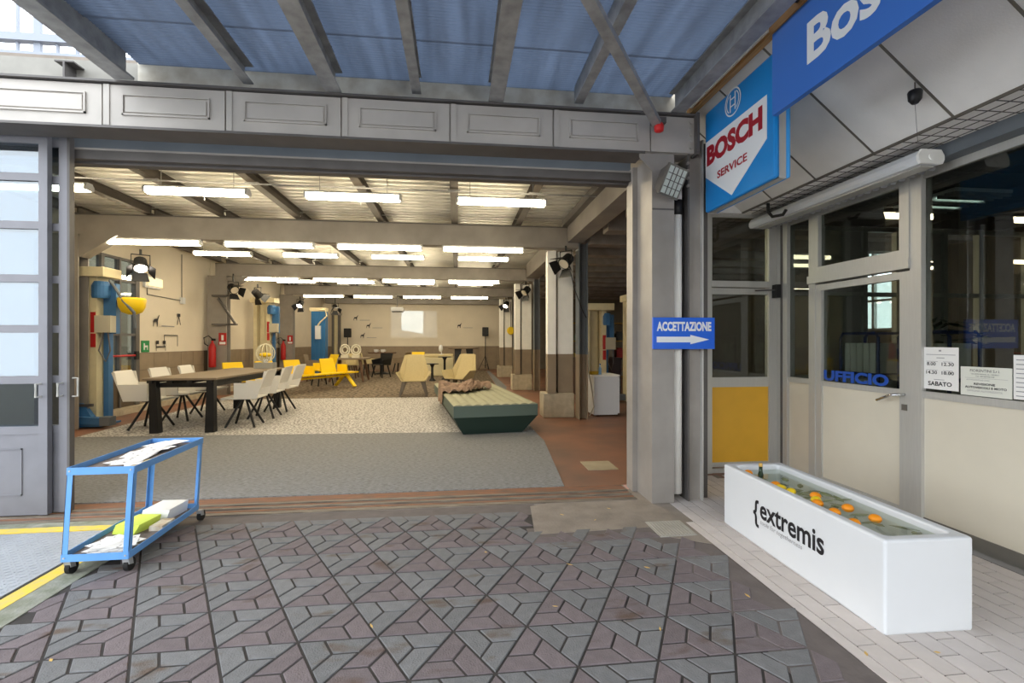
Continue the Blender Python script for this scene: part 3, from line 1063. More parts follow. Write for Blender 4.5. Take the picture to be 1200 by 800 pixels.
# office door with its top light
od = srt('door_1')
for ya, yb in ((3.45, 3.545), (4.40, 4.475)):
    opanel('stile', ya, yb, .04, 2.08, alu, od, X0 - .02, .06)
opanel('kick_panel', 3.545, 4.40, .12, 1.05, offp, od)
opanel('lower_rail', 3.545, 4.40, .04, .12, alu, od, X0 - .015, .05)
opanel('mid_rail', 3.545, 4.40, 1.05, 1.10, alu, od, X0 - .015, .05)
opanel('pane', 3.545, 4.40, 1.10, 2.03, glassd, od, X0 + .01, .006)
opanel('top_rail', 3.545, 4.40, 2.02, 2.08, alu, od, X0 - .02, .06)
opanel('transom', 3.44, 4.56, 2.10, 2.18, alu, od, X0 - .05, .1)
for (ya, yb, za, zb) in ((3.445, 3.53, 2.18, 2.86), (4.42, 4.50, 2.18, 2.86), (3.53, 4.42, 2.18, 2.26), (3.53, 4.42, 2.79, 2.86)):
    opanel('toplight_frame', ya, yb, za, zb, alu, od, X0 - .04, .07)
opanel('pane', 3.53, 4.42, 2.26, 2.79, glassd, od, X0 + .0, .006)
hd = B().tube([(3.68, 3.50, 1.06), (3.62, 3.50, 1.06), (3.61, 3.56, 1.05), (3.60, 3.68, .995)], .012).make('handle', mat('chrome', (214, 214, 214), .15, 1), od, smooth=True)
B().box(3.672, 3.68, 3.475, 3.52, .93, .98).make('lock_plate', alu_d, od)
text('lettering', 'UFFICIO', inkbl, od, (X0 - .002, 4.385, 1.108), NY, PZ, .725, .105, off=.045, ext=.001)

# yellow-panelled door in the return wall
yd = srt('door_2')
YW = 5.07
B().box(2.33, 2.86, YW, YW + .05, 0, 3.0).make('return_panel', steel_d, yd)
for xa, xb in ((2.80, 2.875), (3.57, 3.68)):
    B().box(xa, xb, YW - .02, YW + .05, 0, 2.98).make('post', alu, yd)
B().box(2.875, 3.57, YW, YW + .03, .12, .99).make('yellow_panel', yelp, yd)
B().box(2.875, 3.57, YW - .01, YW + .04, .98, 1.09).make('mid_rail', alu, yd)
B().box(2.875, 3.57, YW - .01, YW + .04, .0, .05).box(2.875, 3.57, YW - .01, YW + .04, .07, .12).make('lower_rail', alu, yd)
B().box(2.875, 3.57, YW + .01, YW + .016, 1.09, 2.05).make('pane', glassd, yd)
B().box(2.875, 3.57, YW - .01, YW + .04, 2.04, 2.11).box(2.86, 3.6, YW - .03, YW + .04, 2.12, 2.19).make('transom', alu, yd)
B().box(2.875, 3.57, YW + .01, YW + .016, 2.19, 2.93).make('pane', glassd, yd)
B().box(2.86, 3.6, YW - .01, YW + .04, 2.92, 2.98).make('head_rail', alu, yd)
cl = thing('door_closer', 'dark door closer with a thin arm over the yellow panelled door', 'door closer', (3.62, YW - .07, 2.0))
B().box(-.015, .045, -.03, .05, 0, .15).make('body', black, cl)
B().cyl((0, 0, .09), (-.24, .02, .08), .008, n=8).make('arm', steel_d, cl)

# notices behind the glass
def notice(name, lab, ya, yb, za, zb, m, lines):
    t = thing(name, lab, 'notice', (X0 - .004, ya, za), 0)
    B().box(0, .003, yb - ya, 0, 0, zb - za).make('sheet', m, t)
    for s, x, z, w_, h_, mk, off in lines:
        if s is None:
            B().box(-.001, 0, -x - w_, -x, z, z + h_).make('rule', mk, t)
        else:
            text('lettering', s, mk, t, (0, -x, z), NY, PZ, w_, h_, off=off, ext=.001)
    return t


notice('opening_hours_notice', 'white opening hours notice reading SABATO on the office window', 3.362, 3.09, 1.128, 1.455, paper,
       [('8.00', .035, .185, .07, .026, inkb, .02), ('12.30', .15, .185, .09, .026, inkb, .02), ('14.30', .03, .118, .085, .026, inkb, .02), ('18.00', .15, .118, .09, .026, inkb, .02),
        ('SABATO', .045, .028, .18, .034, inkb, .03), (None, .03, .268, .22, .004, inkg, 0), (None, .11, .243, .06, .005, inkg, 0), (None, .03, .215, .09, .003, inkg, 0), (None, .16, .215, .07, .003, inkg, 0),
        (None, .03, .148, .09, .003, inkg, 0), (None, .16, .148, .07, .003, inkg, 0), (None, .09, .075, .08, .004, inkg, 0), (None, .128, .295, .018, .012, inkg, 0)])
notice('workshop_notice', 'wide cream notice reading FIORENTINI S.r.l. below the office window', 3.075, 2.75, 1.11, 1.318, mat('paper_cream', (222, 222, 210), .8),
       [('FIORENTINI S.r.l.', .065, .172, .19, .019, inkb, .0), ('VIA DESENZANO, 16 - MILANO', .07, .152, .18, .009, inkb, 0), ('Tel. 02/48705135', .1, .137, .12, .008, inkb, 0), (None, .03, .127, .27, .0015, inkg, 0),
        ('AUTORIZZAZIONE CIVILE', .04, .11, .15, .009, inkg, 0), ('REVISIONE', .09, .078, .135, .016, inkb, .03), ('AUTOVEICOLI E MOTO', .03, .053, .265, .016, inkb, .03), ('OFFICINA AUTORIZZATA', .045, .03, .225, .013, inkg, 0)])
notice('printed_notice', 'white printed notice with grey paragraphs on the office window', 2.742, 2.52, 1.115, 1.41, paper,
       [(None, .015, .26 - i * .03, .18 if i % 3 else .12, .006, inkg, 0) for i in range(9)])

# office interior
oi = srt('window_3')
oe = srt('wall_office_end')
ofl = srt('floor_office')
ocl = srt('ceiling_office')
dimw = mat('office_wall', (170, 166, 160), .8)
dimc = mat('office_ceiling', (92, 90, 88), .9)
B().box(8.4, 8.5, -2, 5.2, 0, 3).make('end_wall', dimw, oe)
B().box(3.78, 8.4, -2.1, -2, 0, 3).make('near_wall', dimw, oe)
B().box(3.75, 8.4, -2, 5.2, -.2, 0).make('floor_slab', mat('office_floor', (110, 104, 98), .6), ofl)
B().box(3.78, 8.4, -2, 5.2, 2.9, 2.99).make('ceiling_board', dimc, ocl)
for i in range(8):
    B().box(3.8 + i * .6, 3.812 + i * .6, -2, 5.2, 2.893, 2.9).make('ceiling_runner', steel_d, ocl)
for i in range(12):
    B().box(3.78, 8.4, -2 + i * .6, -1.988 + i * .6, 2.893, 2.9).make('ceiling_runner', steel_d, ocl)
B().box(3.75, 8.4, 5.2, 5.25, 0, 1.05).make('partition_apron', offp, oi)
for x in (3.9, 4.25, 4.9, 5.35, 6.0, 6.5, 7.2, 7.9):
    B().box(x, x + .06, 5.19, 5.26, 0, 2.9).make('partition_post', alu, oi)
for z in (1.05, 2.05, 2.84):
    B().box(3.75, 8.4, 5.195, 5.255, z, z + .05).make('partition_rail', alu, oi)
B().box(4.3, 4.9, 5.22, 5.23, 1.1, 2.84).box(5.4, 6.0, 5.22, 5.23, 1.1, 2.84).make('partition_panel', dimw, oi)
lp = thing('louvre_light', 'bright louvred ceiling light inside the office', 'ceiling light', (4.75, 4.05, 2.86))
B().box(-.3, .3, -.3, .3, 0, .03).make('tray', whitep, lp)
for i in range(9):
    B().box(-.3, .3, -.29 + i * .072, -.28 + i * .072, -.03, 0).make('louvre', galv, lp)
B().cyl((-.25, -.1, -.005), (.25, -.1, -.005), .013).cyl((-.25, .12, -.005), (.25, .12, -.005), .013).make('tube', mat('office_tube', (230, 255, 245), .5, emit=4), lp)
dk = thing('office_desk', 'dark desk standing behind the office door glass', 'desk', (4.35, 3.3, 0))
B().box(-.45, .45, -.5, 1.5, .72, .76).make('top', dwood, dk)
for xa in (-.32, .28):
    for ya in (-.46, 1.42):
        B().box(xa, xa + .05, ya, ya + .05, 0, .72).make('leg', black, dk)
BND = mat('binder_white', (236, 232, 222), .6)
for n, (yy, nb) in enumerate(((4.25, 5), (3.6, 4))):
    t = thing('binder_rack', ('blue tube frame binder rack beside the corner window' if n == 0 else 'blue tube frame binder rack behind the office door handle'), 'rack', (4.10, yy, .76))
    bl = mat('rack_blue', (26, 48, 110), .4)
    for x in (-.14, .14):
        B().tube([(x, -.22, 0), (x, -.22, .78), (x, -.19, .82), (x, .19, .82), (x, .22, .78), (x, .22, 0)], .014).make('frame', bl, t)
    for z in (.06, .42):
        B().box(-.15, .15, -.22, .22, z, z + .015).make('shelf', bl, t)
    for z in (.075, .435):
        for i in range(nb):
            b = tag(B().box(3.98, 4.22, yy - .17 + i * .075, yy - .11 + i * .075, .76 + z, .76 + z + .29).make('binder', BND), ('white ring binder on the blue rack beside the corner window' if n == 0 else 'white ring binder on the blue rack behind the door handle'), 'binder', 'binders on rack %s' % ('by the corner window' if n == 0 else 'by the door handle'))
pt = thing('potted_plant', 'dark leafy potted plant between the two blue binder racks', 'plant', (4.62, 3.95, .76))
B().lathe([(.09, 0), (.12, .2), (.125, .22)], n=16).make('pot', dwood, pt)
B().cyl((0, 0, .2), (.02, 0, .75), .012, n=6).make('stem', dwood, pt)
for i in range(60):
    a, r, z = random.uniform(0, 6.28), random.uniform(.05, .30), random.uniform(.3, .95)
    c = Vector((r * math.cos(a), r * math.sin(a), z))
    dv = Vector((math.cos(a), math.sin(a), random.uniform(-.5, .5))) * .09
    sd = Vector((-math.sin(a), math.cos(a), random.uniform(-.3, .3))) * .035
    q = B()
    q.quad(c - dv, c + sd, c + dv, c - sd)
    q.make('leaf', plant, pt)

# =================================================================== WHITE TROUGH
tr = thing('water_trough', 'long white plastic trough filled with water, printed extremis', 'trough', (2.165, 2.165, 0), R_(-1.3))
TW, TL, TH = .50, 1.52, .485


def rrect(x0, x1, y0, y1, r, n=5):
    pts = []
    for cx, cy, a0 in ((x1 - r, y1 - r, 0), (x0 + r, y1 - r, 90), (x0 + r, y0 + r, 180), (x1 - r, y0 + r, 270)):
        for i in range(n + 1):
            a = R_(a0 + 90 * i / n)
            pts.append((cx + r * math.cos(a), cy + r * math.sin(a)))
    return pts


q = B()
loops = []
for ins, z, r in ((.004, 0, .012), (0, .01, .014), (0, TH - .014, .014), (.003, TH - .005, .014), (.012, TH, .014), (.05, TH, .03), (.058, TH - .004, .03), (.062, TH - .014, .03), (.066, .36, .03), (.07, .35, .03)):
    loops.append([q.bm.verts.new((x, y, z)) for x, y in rrect(ins, TW - ins, ins, TL - ins, r)])
for A, C in zip(loops, loops[1:]):
    n = len(A)
    for i in range(n):
        q.bm.faces.new((A[i], A[(i + 1) % n], C[(i + 1) % n], C[i]))
q.bm.faces.new(loops[0][::-1])
q.bm.faces.new(loops[-1])
q.make('shell', whitep, tr, smooth=False)
q = B()
q.bm.faces.new([q.bm.verts.new((x, y, .445)) for x, y in rrect(.0625, TW - .0635, .0635, TL - .0635, .03)])
q.make('water', waterm, tr)
ty = lambda y: y - 2.165
text('lettering', 'extremis', inkb, tr, (0, ty(3.195), .215), NY, PZ, .62, .135, off=.022, ext=.002)
text('brace_mark', '{', inkb, tr, (0, ty(3.275), .135), NY, PZ, .065, .20, off=.02, ext=.002)
text('tagline', 'tools for togetherness', inkg, tr, (0, ty(3.19), .165), NY, PZ, .43, .042, off=0, ext=.002, shear=.25)
M4 = tr.matrix_basis
rot = Matrix.Rotation(R_(-1.3), 4, 'Z')


def tubpt(x, y, z):
    return rot @ Vector((x, y, z)) + Vector((2.165, 2.165, 0))


orm = mat('orange_peel', (246, 150, 20), .45, var=.05)
lem = mat('lemon_peel', (246, 210, 30), .45, var=.05)
k = 0
for x, y in ((.12, 1.37), (.14, 1.06), (.25, .80), (.155, .66), (.28, .56), (.14, .50), (.12, .33), (.3, .38)):
    o = B().ball((0, 0, 0), .034, (1, 1, .75), 16, 10).make('orange', orm, smooth=True)
    o.location = tubpt(x, y, .445)
    tag(o, 'orange floating in the water of the white trough', 'orange', 'oranges floating in the trough')
for x, y in ((.125, .985), (.145, .90), (.19, .72)):
    o = B().ball((0, 0, 0), .031, (1.3, 1, .8), 16, 10).make('lemon', lem, smooth=True)
    o.location = tubpt(x, y, .445)
    o.rotation_euler = (0, 0, random.uniform(0, 3))
    tag(o, 'yellow lemon floating in the water of the white trough', 'lemon', 'lemons floating in the trough')
lfm = mat('wet_leaf', (158, 166, 116), .4, c2=(96, 104, 74), scale=12)
for i in range(34):
    x, y = random.uniform(.13, .37), random.uniform(.14, 1.25)
    a = random.uniform(0, 6.3)
    ln, wd = random.uniform(.03, .07), random.uniform(.012, .026)
    q = B()
    P = [(-ln, 0), (-ln * .4, wd), (ln * .3, wd * .9), (ln, 0), (ln * .3, -wd * .9), (-ln * .4, -wd)]
    q.prism(P, lambda a_, b_: (a_, b_, 0), (0, 0, .002))
    o = q.make('floating_leaf', lfm)
    o.location = tubpt(x, y, .436 if i % 3 else .446)
    o.rotation_euler = (random.uniform(-.1, .1), random.uniform(-.1, .1), a)
    tag(o, 'green leaf drifting in the water of the white trough', 'leaf', 'leaves drifting in the trough')
bt = thing('glass_bottle', 'dark green bottle neck standing up in the white trough water', 'bottle', tubpt(.2, 1.33, .38))
B().lathe([(.022, 0), (.022, .06), (.014, .09), (.013, .13)], n=14).make('neck', mat('bottle_green', (32, 52, 30), .15), bt, smooth=True)
B().lathe([(.0145, .128), (.0145, .15), (.012, .152)], n=14).make('cork', mat('cork', (214, 170, 90), .7), bt)

# =================================================================== BLUE TROLLEY
tl = thing('trolley', 'blue angle-iron trolley with papers on both shelves beside the platform', 'trolley', (-2.515, 3.32, 0))
# local frame: x across (0..0.37), y along (0..0.82)
sh = .035          # sideways lean of the bent legs


def tp(x, y, z):
    return (x + sh * (z - .12) / .57 - y * .049, y, z)


WX, LY = .395, .92
for x in (0, WX):
    for y in (0, LY):
        sx_, sy_ = (1 if x == 0 else -1), (1 if y == 0 else -1)
        q = B()
        for (dx0, dx1, dy0, dy1) in ((0, .034 * sx_, 0, .003 * sy_), (0, .003 * sx_, 0, .034 * sy_)):
            lo = [tp(x + a, y + b, .09) for a, b in ((dx0, dy0), (dx1, dy0), (dx1, dy1), (dx0, dy1))]
            hi = [tp(x + a, y + b, .69) for a, b in ((dx0, dy0), (dx1, dy0), (dx1, dy1), (dx0, dy1))]
            q.hull8(lo, hi)
        lg = q.make('leg', bluet, tl)
        for z in (.67, .115):
            B().cyl(tp(x + .017 * sx_, y - .003 * sy_, z), tp(x + .017 * sx_, y - .008 * sy_, z), .006, n=8).make('bolt', alu, lg)
for z, nm in ((.68, 'upper_tray'), (.125, 'lower_tray')):
    q = B()
    for (xa, xb, ya, yb) in ((0, WX, -.004, 0), (0, WX, LY, LY + .004), (-.004, 0, 0, LY), (WX, WX + .004, 0, LY)):
        lo = [tp(a, b, z - .035) for a, b in ((xa, ya), (xb, ya), (xb, yb), (xa, yb))]
        hi = [tp(a, b, z + .012) for a, b in ((xa, ya), (xb, ya), (xb, yb), (xa, yb))]
        q.hull8(lo, hi)
    tray = q.make(nm, bluet, tl)
    B().hull8([tp(a, b, z - .034) for a, b in ((0, 0), (WX, 0), (WX, LY), (0, LY))], [tp(a, b, z - .026) for a, b in ((0, 0), (WX, 0), (WX, LY), (0, LY))]).make('tray_sheet', mat('tray_sheet', (116, 104, 98), .6, var=.1), tray)
for x, y in ((.03, .02), (WX - .02, .02), (.03, LY - .03), (WX - .02, LY - .03)):
    c = B().cyl((x - .014, y + .02, .042), (x + .014, y + .02, .042), .042, n=20).make('wheel', rubber, tl)
    B().hull8([(x - .02, y - .01, .05), (x + .02, y - .01, .05), (x + .02, y + .03, .04), (x - .02, y + .03, .04)], [(x - .02, y - .02, .092), (x + .02, y - .02, .092), (x + .02, y + .02, .092), (x - .02, y + .02, .092)]).make('caster_fork', galv, c)


def sheet_stack(name, lab, cat, x, y, z, w_, l_, h_, a, m, group=None):
    o = B().box(-w_ / 2, w_ / 2, -l_ / 2, l_ / 2, 0, h_).make(name, m)
    o.location = Vector((-2.515, 3.32, 0)) + Vector(tp(x, y, z))
    o.rotation_euler = (0, 0, a)
    return tag(o, lab, cat, group)


for i in range(34):
    x, y = random.uniform(.145, WX - .14), .22 + .55 * ((i // 2) / 16)
    a = random.uniform(-.45, .45)
    q = B()
    nx_ = 4
    hw, hl = .075, .105
    vs = [[q.bm.verts.new((-hw + 2 * hw * u / nx_, -hl + 2 * hl * v / nx_, .0004 * math.sin(u * 1.7 + i) * math.cos(v * 1.3 + i))) for v in range(nx_ + 1)] for u in range(nx_ + 1)]
    for u in range(nx_):
        for v in range(nx_):
            q.bm.faces.new((vs[u][v], vs[u + 1][v], vs[u + 1][v + 1], vs[u][v + 1]))
    up_ = i % 2
    zz = (.659 if up_ else .1005) + (i // 2) * .0016
    if not up_:
        y = .135 + .08 * ((i // 2) / 16)
    o = q.make('paper_sheet', (paper, paperk, paperk)[i % 3], smooth=True)
    o.location = Vector((-2.515, 3.32, 0)) + Vector(tp(x, y, zz))
    o.rotation_euler = (0, 0, a)
    tag(o, ('white leaflet lying loose on the upper shelf of the blue trolley' if up_ else 'white leaflet lying loose on the lower shelf of the blue trolley'), 'paper', ('leaflets on the upper trolley shelf' if up_ else 'leaflets on the lower trolley shelf'))
sheet_stack('booklet', 'dark booklet at the near end of the upper trolley shelf', 'booklet', .2, .10, .6575, .06, .11, .012, -1.4, mat('booklet_dark', (70, 58, 60), .5))
sheet_stack('cardboard_sheet', 'tan cardboard sheet under the leaflets on the upper trolley shelf', 'cardboard', .24, .2, .6548, .16, .28, .002, .05, mat('card_tan', (206, 186, 150), .8))
for i in range(6):
    sheet_stack('green_brochure', 'lime green brochure in the pile on the lower trolley shelf', 'brochure', .155 + i * .002, .50 + i * .002, .0998 + i * .011, .17, .22, .0105, -.2 + i * .02, paperg, 'lime green brochures')
for i in range(5):
    sheet_stack('white_catalogue', 'white catalogue in the thick pile at the far end of the lower trolley shelf', 'catalogue', .21 + i * .002, .77, .0998 + i * .017, .2, .24, .0165, -.1 + i * .015, paper, 'white catalogues')
sheet_stack('brown_magazine', 'brown covered magazine beside the lime green brochures', 'magazine', .325, .52, .0998, .09, .16, .035, 0.0, mat('mag_brown', (176, 150, 112), .5, c2=(226, 220, 208), scale=14))

# =================================================================== LAMPS
def batten(l, wd, nm, lab, group, hang):
    t = thing(nm, lab, 'lamp', (0, 0, 0), 0, group)
    B().prism([(-wd * .8, .03), (wd * .8, .03), (wd * .55, .06), (-wd * .55, .06)], lambda a, b: (-l / 2, a, b), (l, 0, 0)).make('housing', whitep, t)
    B().prism([(-wd * .85, .03), (-wd, 0), (-wd * .85, -.03), (-wd * .4, -.045), (wd * .4, -.045), (wd * .85, -.03), (wd, 0), (wd * .85, .03)], lambda a, b: (-l / 2 + .03, a, b), (l - .06, 0, 0)).make('diffuser', tubem, t)
    for x in (-l / 2, l / 2 - .03):
        B().prism([(-wd * .87, .031), (-wd * 1.03, 0), (-wd * .87, -.034), (wd * .87, -.034), (wd * 1.03, 0), (wd * .87, .031)], lambda a, b: (x, a, b), (.03, 0, 0)).make('end_cap', whitep, t)
    if hang:
        for x in (-l * .35, l * .35):
            B().cyl((x, 0, .055), (x, 0, hang), .005, n=6).make('hanger', galv, t)
        B().cyl((.1, -wd * .5, -.05), (.1, -wd * .5, -.12), .006, n=6).make('pull_cord', whitep, t)
    return t


LAST = []
XA = [-5.3, -3.38, -1.40, .62]
XB = [-5.28, -3.36, -1.42, .49]
for y, z, xs, l, wd, hang, where in (
        (6.6, 3.46, XA, 1.27, .075, .45, 'the first bay behind the gate'), (8.93, 3.24, XB, 1.54, .05, 0, None), (11.4, 3.50, XA, 1.24, .075, .41, 'the bay over the speckled carpet'),
        (14.12, 3.28, XB, 1.54, .05, 0, None), (16.3, 3.49, XA, 1.24, .07, .42, 'the bay over the yellow benches'), (19.42, 3.30, XB, 1.54, .045, 0, None), (22.2, 3.655, XA, 1.24, .07, .3, 'the added last-bay row')):  # last-bay row is an addition that brightens the back wall
    if where:
        lab = 'lit lamp hanging in ' + where
    else:
        lab = {8.93: 'lit lamp under the cross beam over the long table', 14.12: 'lit lamp under the cross beam over the lounge chairs', 19.42: 'lit lamp under the cross beam with the projector'}[y]
    t0 = None
    for x in xs:
        if t0 is None:
            t0 = batten(l, wd, 'fluorescent_lamp', lab, lab.replace('lit ', '').replace('white ', ''), hang)
            t0.location = (x, y, z)
        else:
            LAST.append(dup(t0, (x, y, z)))
    for t_, wh in zip([t0] + LAST[-3:], ('nearest the car lift wall', 'second from the car lift wall', 'second from the boxed columns', 'nearest the boxed columns')):
        t_['label'] = lab + ', ' + wh


def spotlamp(loc, rz, tilt, lab, lit=False, rise=.3):
    t = thing('stage_lamp', lab, 'stage lamp', loc, rz, 'black stage lamps on the columns')
    Mx = Matrix.Rotation(tilt, 4, 'X')
    B().lathe([(.05, -.16), (.10, -.14), (.11, .02), (.125, .08), (.115, .085)], n=16).make('housing', blacksp, t, matrix=Mx)
    B().lathe([(.10, .082), (.10, .088)], n=16).make('lens', lensm if lit else mat('lamp_lens', (214, 206, 190), .2), t, matrix=Mx)
    for a in range(4):
        Q = Matrix.Rotation(a * PI / 2, 4, 'Z')
        B().hull8([(-.1, .115, .08), (.1, .115, .08), (.1, .12, .08), (-.1, .12, .08)], [(-.14, .21, .21), (.14, .21, .21), (.14, .215, .21), (-.14, .215, .21)]).make('barn_door', black, t, matrix=Mx @ Q)
    B().tube([(-.14, 0, 0), (-.14, 0, .2), (.14, 0, .2), (.14, 0, 0)], .012).make('yoke', black, t)
    B().cyl((0, 0, .2), (0, 0, rise), .02, n=8).make('clamp', black, t)
    return t


spotlamp((-5.92, 9.6, 2.93), .6, R_(140), 'lit black stage lamp above the nearest cream car lift', True)
spotlamp((-6.15, 13.8, 2.95), .9, R_(120), 'black stage lamp on the steel column above the fire extinguisher', False, .42)
spotlamp((-5.75, 14.4, 2.86), 2.6, R_(130), 'black stage lamp hanging beside the lift with the blue motor')
spotlamp((-6.1, 19.2, 2.95), -.3, R_(140), 'black stage lamp on the column beside the blue lift post', True)
spotlamp((-5.35, 21.5, 2.98), 0.5, R_(140), 'black stage lamp over the tall blue lift post', False, .75)
spotlamp((2.05, 8.78, 3.02), -.9, R_(130), 'black stage lamp with barn doors on the first boxed column')
spotlamp((2.05, 14.1, 3.02), -.9, R_(130), 'black stage lamp with barn doors on the second boxed column')
spotlamp((2.0, 19.4, 3.02), -.7, R_(140), 'black stage lamp over the yellow gong on the third boxed column', True)
# cable from the first right-hand lamp
tag(B().tube([(2.1, 8.74, 2.95), (2.2, 8.72, 2.5), (2.36, 8.72, 2.08), (2.44, 8.74, 1.95)], .008).make('lamp_cable', black), 'black cable hanging from the stage lamp on the first boxed column', 'cable')
pj = thing('projector', 'white ceiling projector hanging on a pole from the far cross beam', 'projector', (-2.42, 19.5, 2.72))
B().box(-.24, .24, -.17, .17, 0, .16).make('body', whitep, pj, bevel=.02)
B().cyl((.12, .17, .08), (.12, .2, .08), .05, n=14).make('lens', black, pj)
B().box(-.2, .2, -.15, .15, -.03, 0).make('underside', black, pj)
B().cyl((0, 0, .16), (0, 0, .64), .02, n=8).make('pole', steel_d, pj)

# =================================================================== LIFTS AND WALL THINGS
def lift(lab, loc, h, col, motor=True, yellowhood=False, rz=0.0, group='two-post car lifts'):
    t = thing('car_lift', lab, 'car lift', loc, rz, group)
    B().box(-.26, -.16, -.14, .16, .0, h).box(.14, .26, -.14, .16, 0, h).box(-.16, .14, .1, .16, 0, h).make('post', col, t)
    B().box(-.10, .08, .02, .1, .25, h).make('carriage', cream, t)
    B().box(-.33, .44, -.24, .22, h, h + .17).make('head_box', cream, t, bevel=.01)
    B().hull8([(-.34, -.32, .02), (.44, -.32, .02), (.44, .2, .02), (-.34, .2, .02)], [(-.34, -.32, .05), (.44, -.32, .05), (.44, .2, .05), (-.34, .2, .05)]).make('base_plate', blued, t)
    B().hull8([(-.24, -.3, .05), (.36, -.3, .05), (.36, -.16, .05), (-.24, -.16, .05)], [(-.14, -.22, .42), (.1, -.22, .42), (.1, -.16, .42), (-.14, -.16, .42)]).make('gusset', blued, t)
    B().box(-.26, .26, -.24, -.2, .36, .41).make('cross_bar', steel_d, t)
    B().bar((.0, -.26, .14), (.55, -.34, .12), .13, .12).make('swing_arm', blued, t)
    B().box(.50, .66, -.42, -.26, .05, .2).make('arm_pad', steel_b, t)
    if motor:
        B().lathe([(.13, 0), (.14, .05), (.14, .22), (.11, .3)], (.28, -.05, h - .37), 18).make('motor', blued, t)
        B().box(.36, .5, -.02, .08, h - 1.0, h - .1).make('drive_cover', blued, t)
        B().box(.28, .36, .0, .12, 0, h - .3).make('blue_rail', blued, t)
        B().box(.24, .50, -.16, -.02, h - .98, h - .68).make('control_box', mat('control_grey', (190, 184, 164), .5), t)
        B().tube([(.35, -.1, h - .98), (.3, -.14, h - 1.3), (.4, -.12, h - 1.5), (.46, -.1, h - 1.3), (.42, -.1, h - .98)], .012).make('hose', steel_d, t)
        B().box(.17, .25, -.15, -.14, h - .98, h - .62).make('red_label', redm, t)
        B().box(.17, .25, -.15, -.14, h - 1.24, h - 1.0).make('red_label', redm, t)
    if yellowhood:
        B().lathe([(.06, -.25), (.15, -.21), (.20, -.11), (.215, .02), (.20, .05), (.19, .02)], (.72, .05, h - .40), 20).make('yellow_reel', yellow, t, smooth=True)
        B().tube([(.42, -.05, h - .05), (.55, -.1, h - .2), (.7, -.14, h - .42), (.86, -.12, h - .62), (.86, -.08, h - .9)], .025).make('hose_pipe', steel_b, t)
    return t


lift('cream and blue car lift with a yellow hose reel next to the gate', (-6.60, 9.25, 0), 2.64, cream, True, True)
lift('cream car lift with a blue motor behind the white wall section', (-6.45, 16.6, 0), 2.78, cream, True, False)
bl = thing('blue_lift_post', 'tall ribbed blue lift post near the left wall behind the yellow benches', 'lift post', (-5.73, 20.5, 0))
blu2 = mat('bright_lift_blue', (44, 104, 156), .45)
B().box(-.28, .28, -.2, .2, 0, 2.75).make('post', blu2, bl)
for i in range(3):
    B().box(-.2 + i * .16, -.12 + i * .16, -.23, -.2, .1, 2.7).make('rib', blu2, bl)
B().box(-.34, .3, -.24, .2, 2.75, 2.9).make('cap', cream, bl)
B().box(-.1, .12, -.3, -.2, 1.6, 2.15).make('control_box', whitep, bl)
B().tube([(.05, -.25, 2.8), (.3, -.28, 2.8), (.36, -.28, 2.55), (.1, -.28, 2.3), (.0, -.28, 2.15)], .03).make('hose', cream, bl)
gp = thing('grey_lift_post', 'slim grey lift post standing against the back wall', 'lift post', (-6.18, 25.05, 0))
B().box(-.2, -.1, -.12, .12, 0, 2.85).box(.1, .2, -.12, .12, 0, 2.85).make('post', steel_d, gp)
B().box(-.1, .1, .0, .1, 0, 2.85).make('channel', cream, gp)
B().box(-.24, .24, -.15, .15, 2.85, 2.95).make('cap', steel, gp)
lift('cream car lift with a blue motor in the dim bay behind the white appliance', (3.45, 11.6, 0), 2.28, cream, True, False)
rb = thing('blue_lift_post', 'blue lift post with a cream cap in the dim bay beside the gate column', 'lift post', (4.55, 11.4, 0))
B().box(-.28, .3, -.15, .2, 0, 2.5).make('post', mat('deep_blue', (30, 70, 120), .5), rb)
B().box(-.36, -.28, -.15, .2, 0, 2.5).make('channel', cream, rb)
B().box(-.42, .36, -.2, .25, 2.5, 2.66).make('cap', cream, rb)
B().ball((.15, -.2, 1.45), .09, (1, .6, 1)).make('knob', mat('knob_blue', (40, 60, 130), .4), rb, smooth=True)

ap = thing('white_appliance', 'white undercounter appliance standing beside the first boxed column', 'appliance', (2.98, 9.45, 0))
B().box(-.27, .22, -.3, .3, .03, .80).make('body', whitep, ap, bevel=.008)
B().box(-.29, .26, -.31, .31, .80, .83).make('worktop', white, ap)
B().box(.22, .26, -.3, .3, .06, .79).make('door', whitep, ap, bevel=.006)
B().box(.26, .28, -.28, -.18, .6, .74).make('handle', alu_d, ap)
bo = thing('water_bottle', 'small clear blue water bottle on the white appliance', 'bottle', (2.88, 9.3, .83))
B().lathe([(.03, 0), (.032, .12), (.012, .17), (.012, .2)], n=12).make('body', mat('pet_blue', (140, 180, 220), .2), bo, smooth=True)
B().lathe([(.014, .2), (.014, .22)], n=12).make('cap', accb, bo)
cd = tag(B().tube([(2.62, 9.2, 1.3), (2.6, 9.15, .9), (2.66, 9.1, .5), (2.7, 9.12, .2), (2.62, 9.15, .02)], .012).make('power_cable', mat('cable_grey', (190, 186, 176), .6)), 'pale cable hanging down beside the white appliance', 'cable')
co = B()
for i in range(5):
    co.tube([(2.74 + .09 * math.cos(t), 9.28 + .06 * math.sin(t), .84 + i * .012) for t in [k_ * PI / 6 for k_ in range(12)]], .008, closed=True)
tag(co.make('cable_coil', mat('cable_yellow', (196, 160, 40), .6)), 'yellow cable coil lying on the white appliance', 'cable')

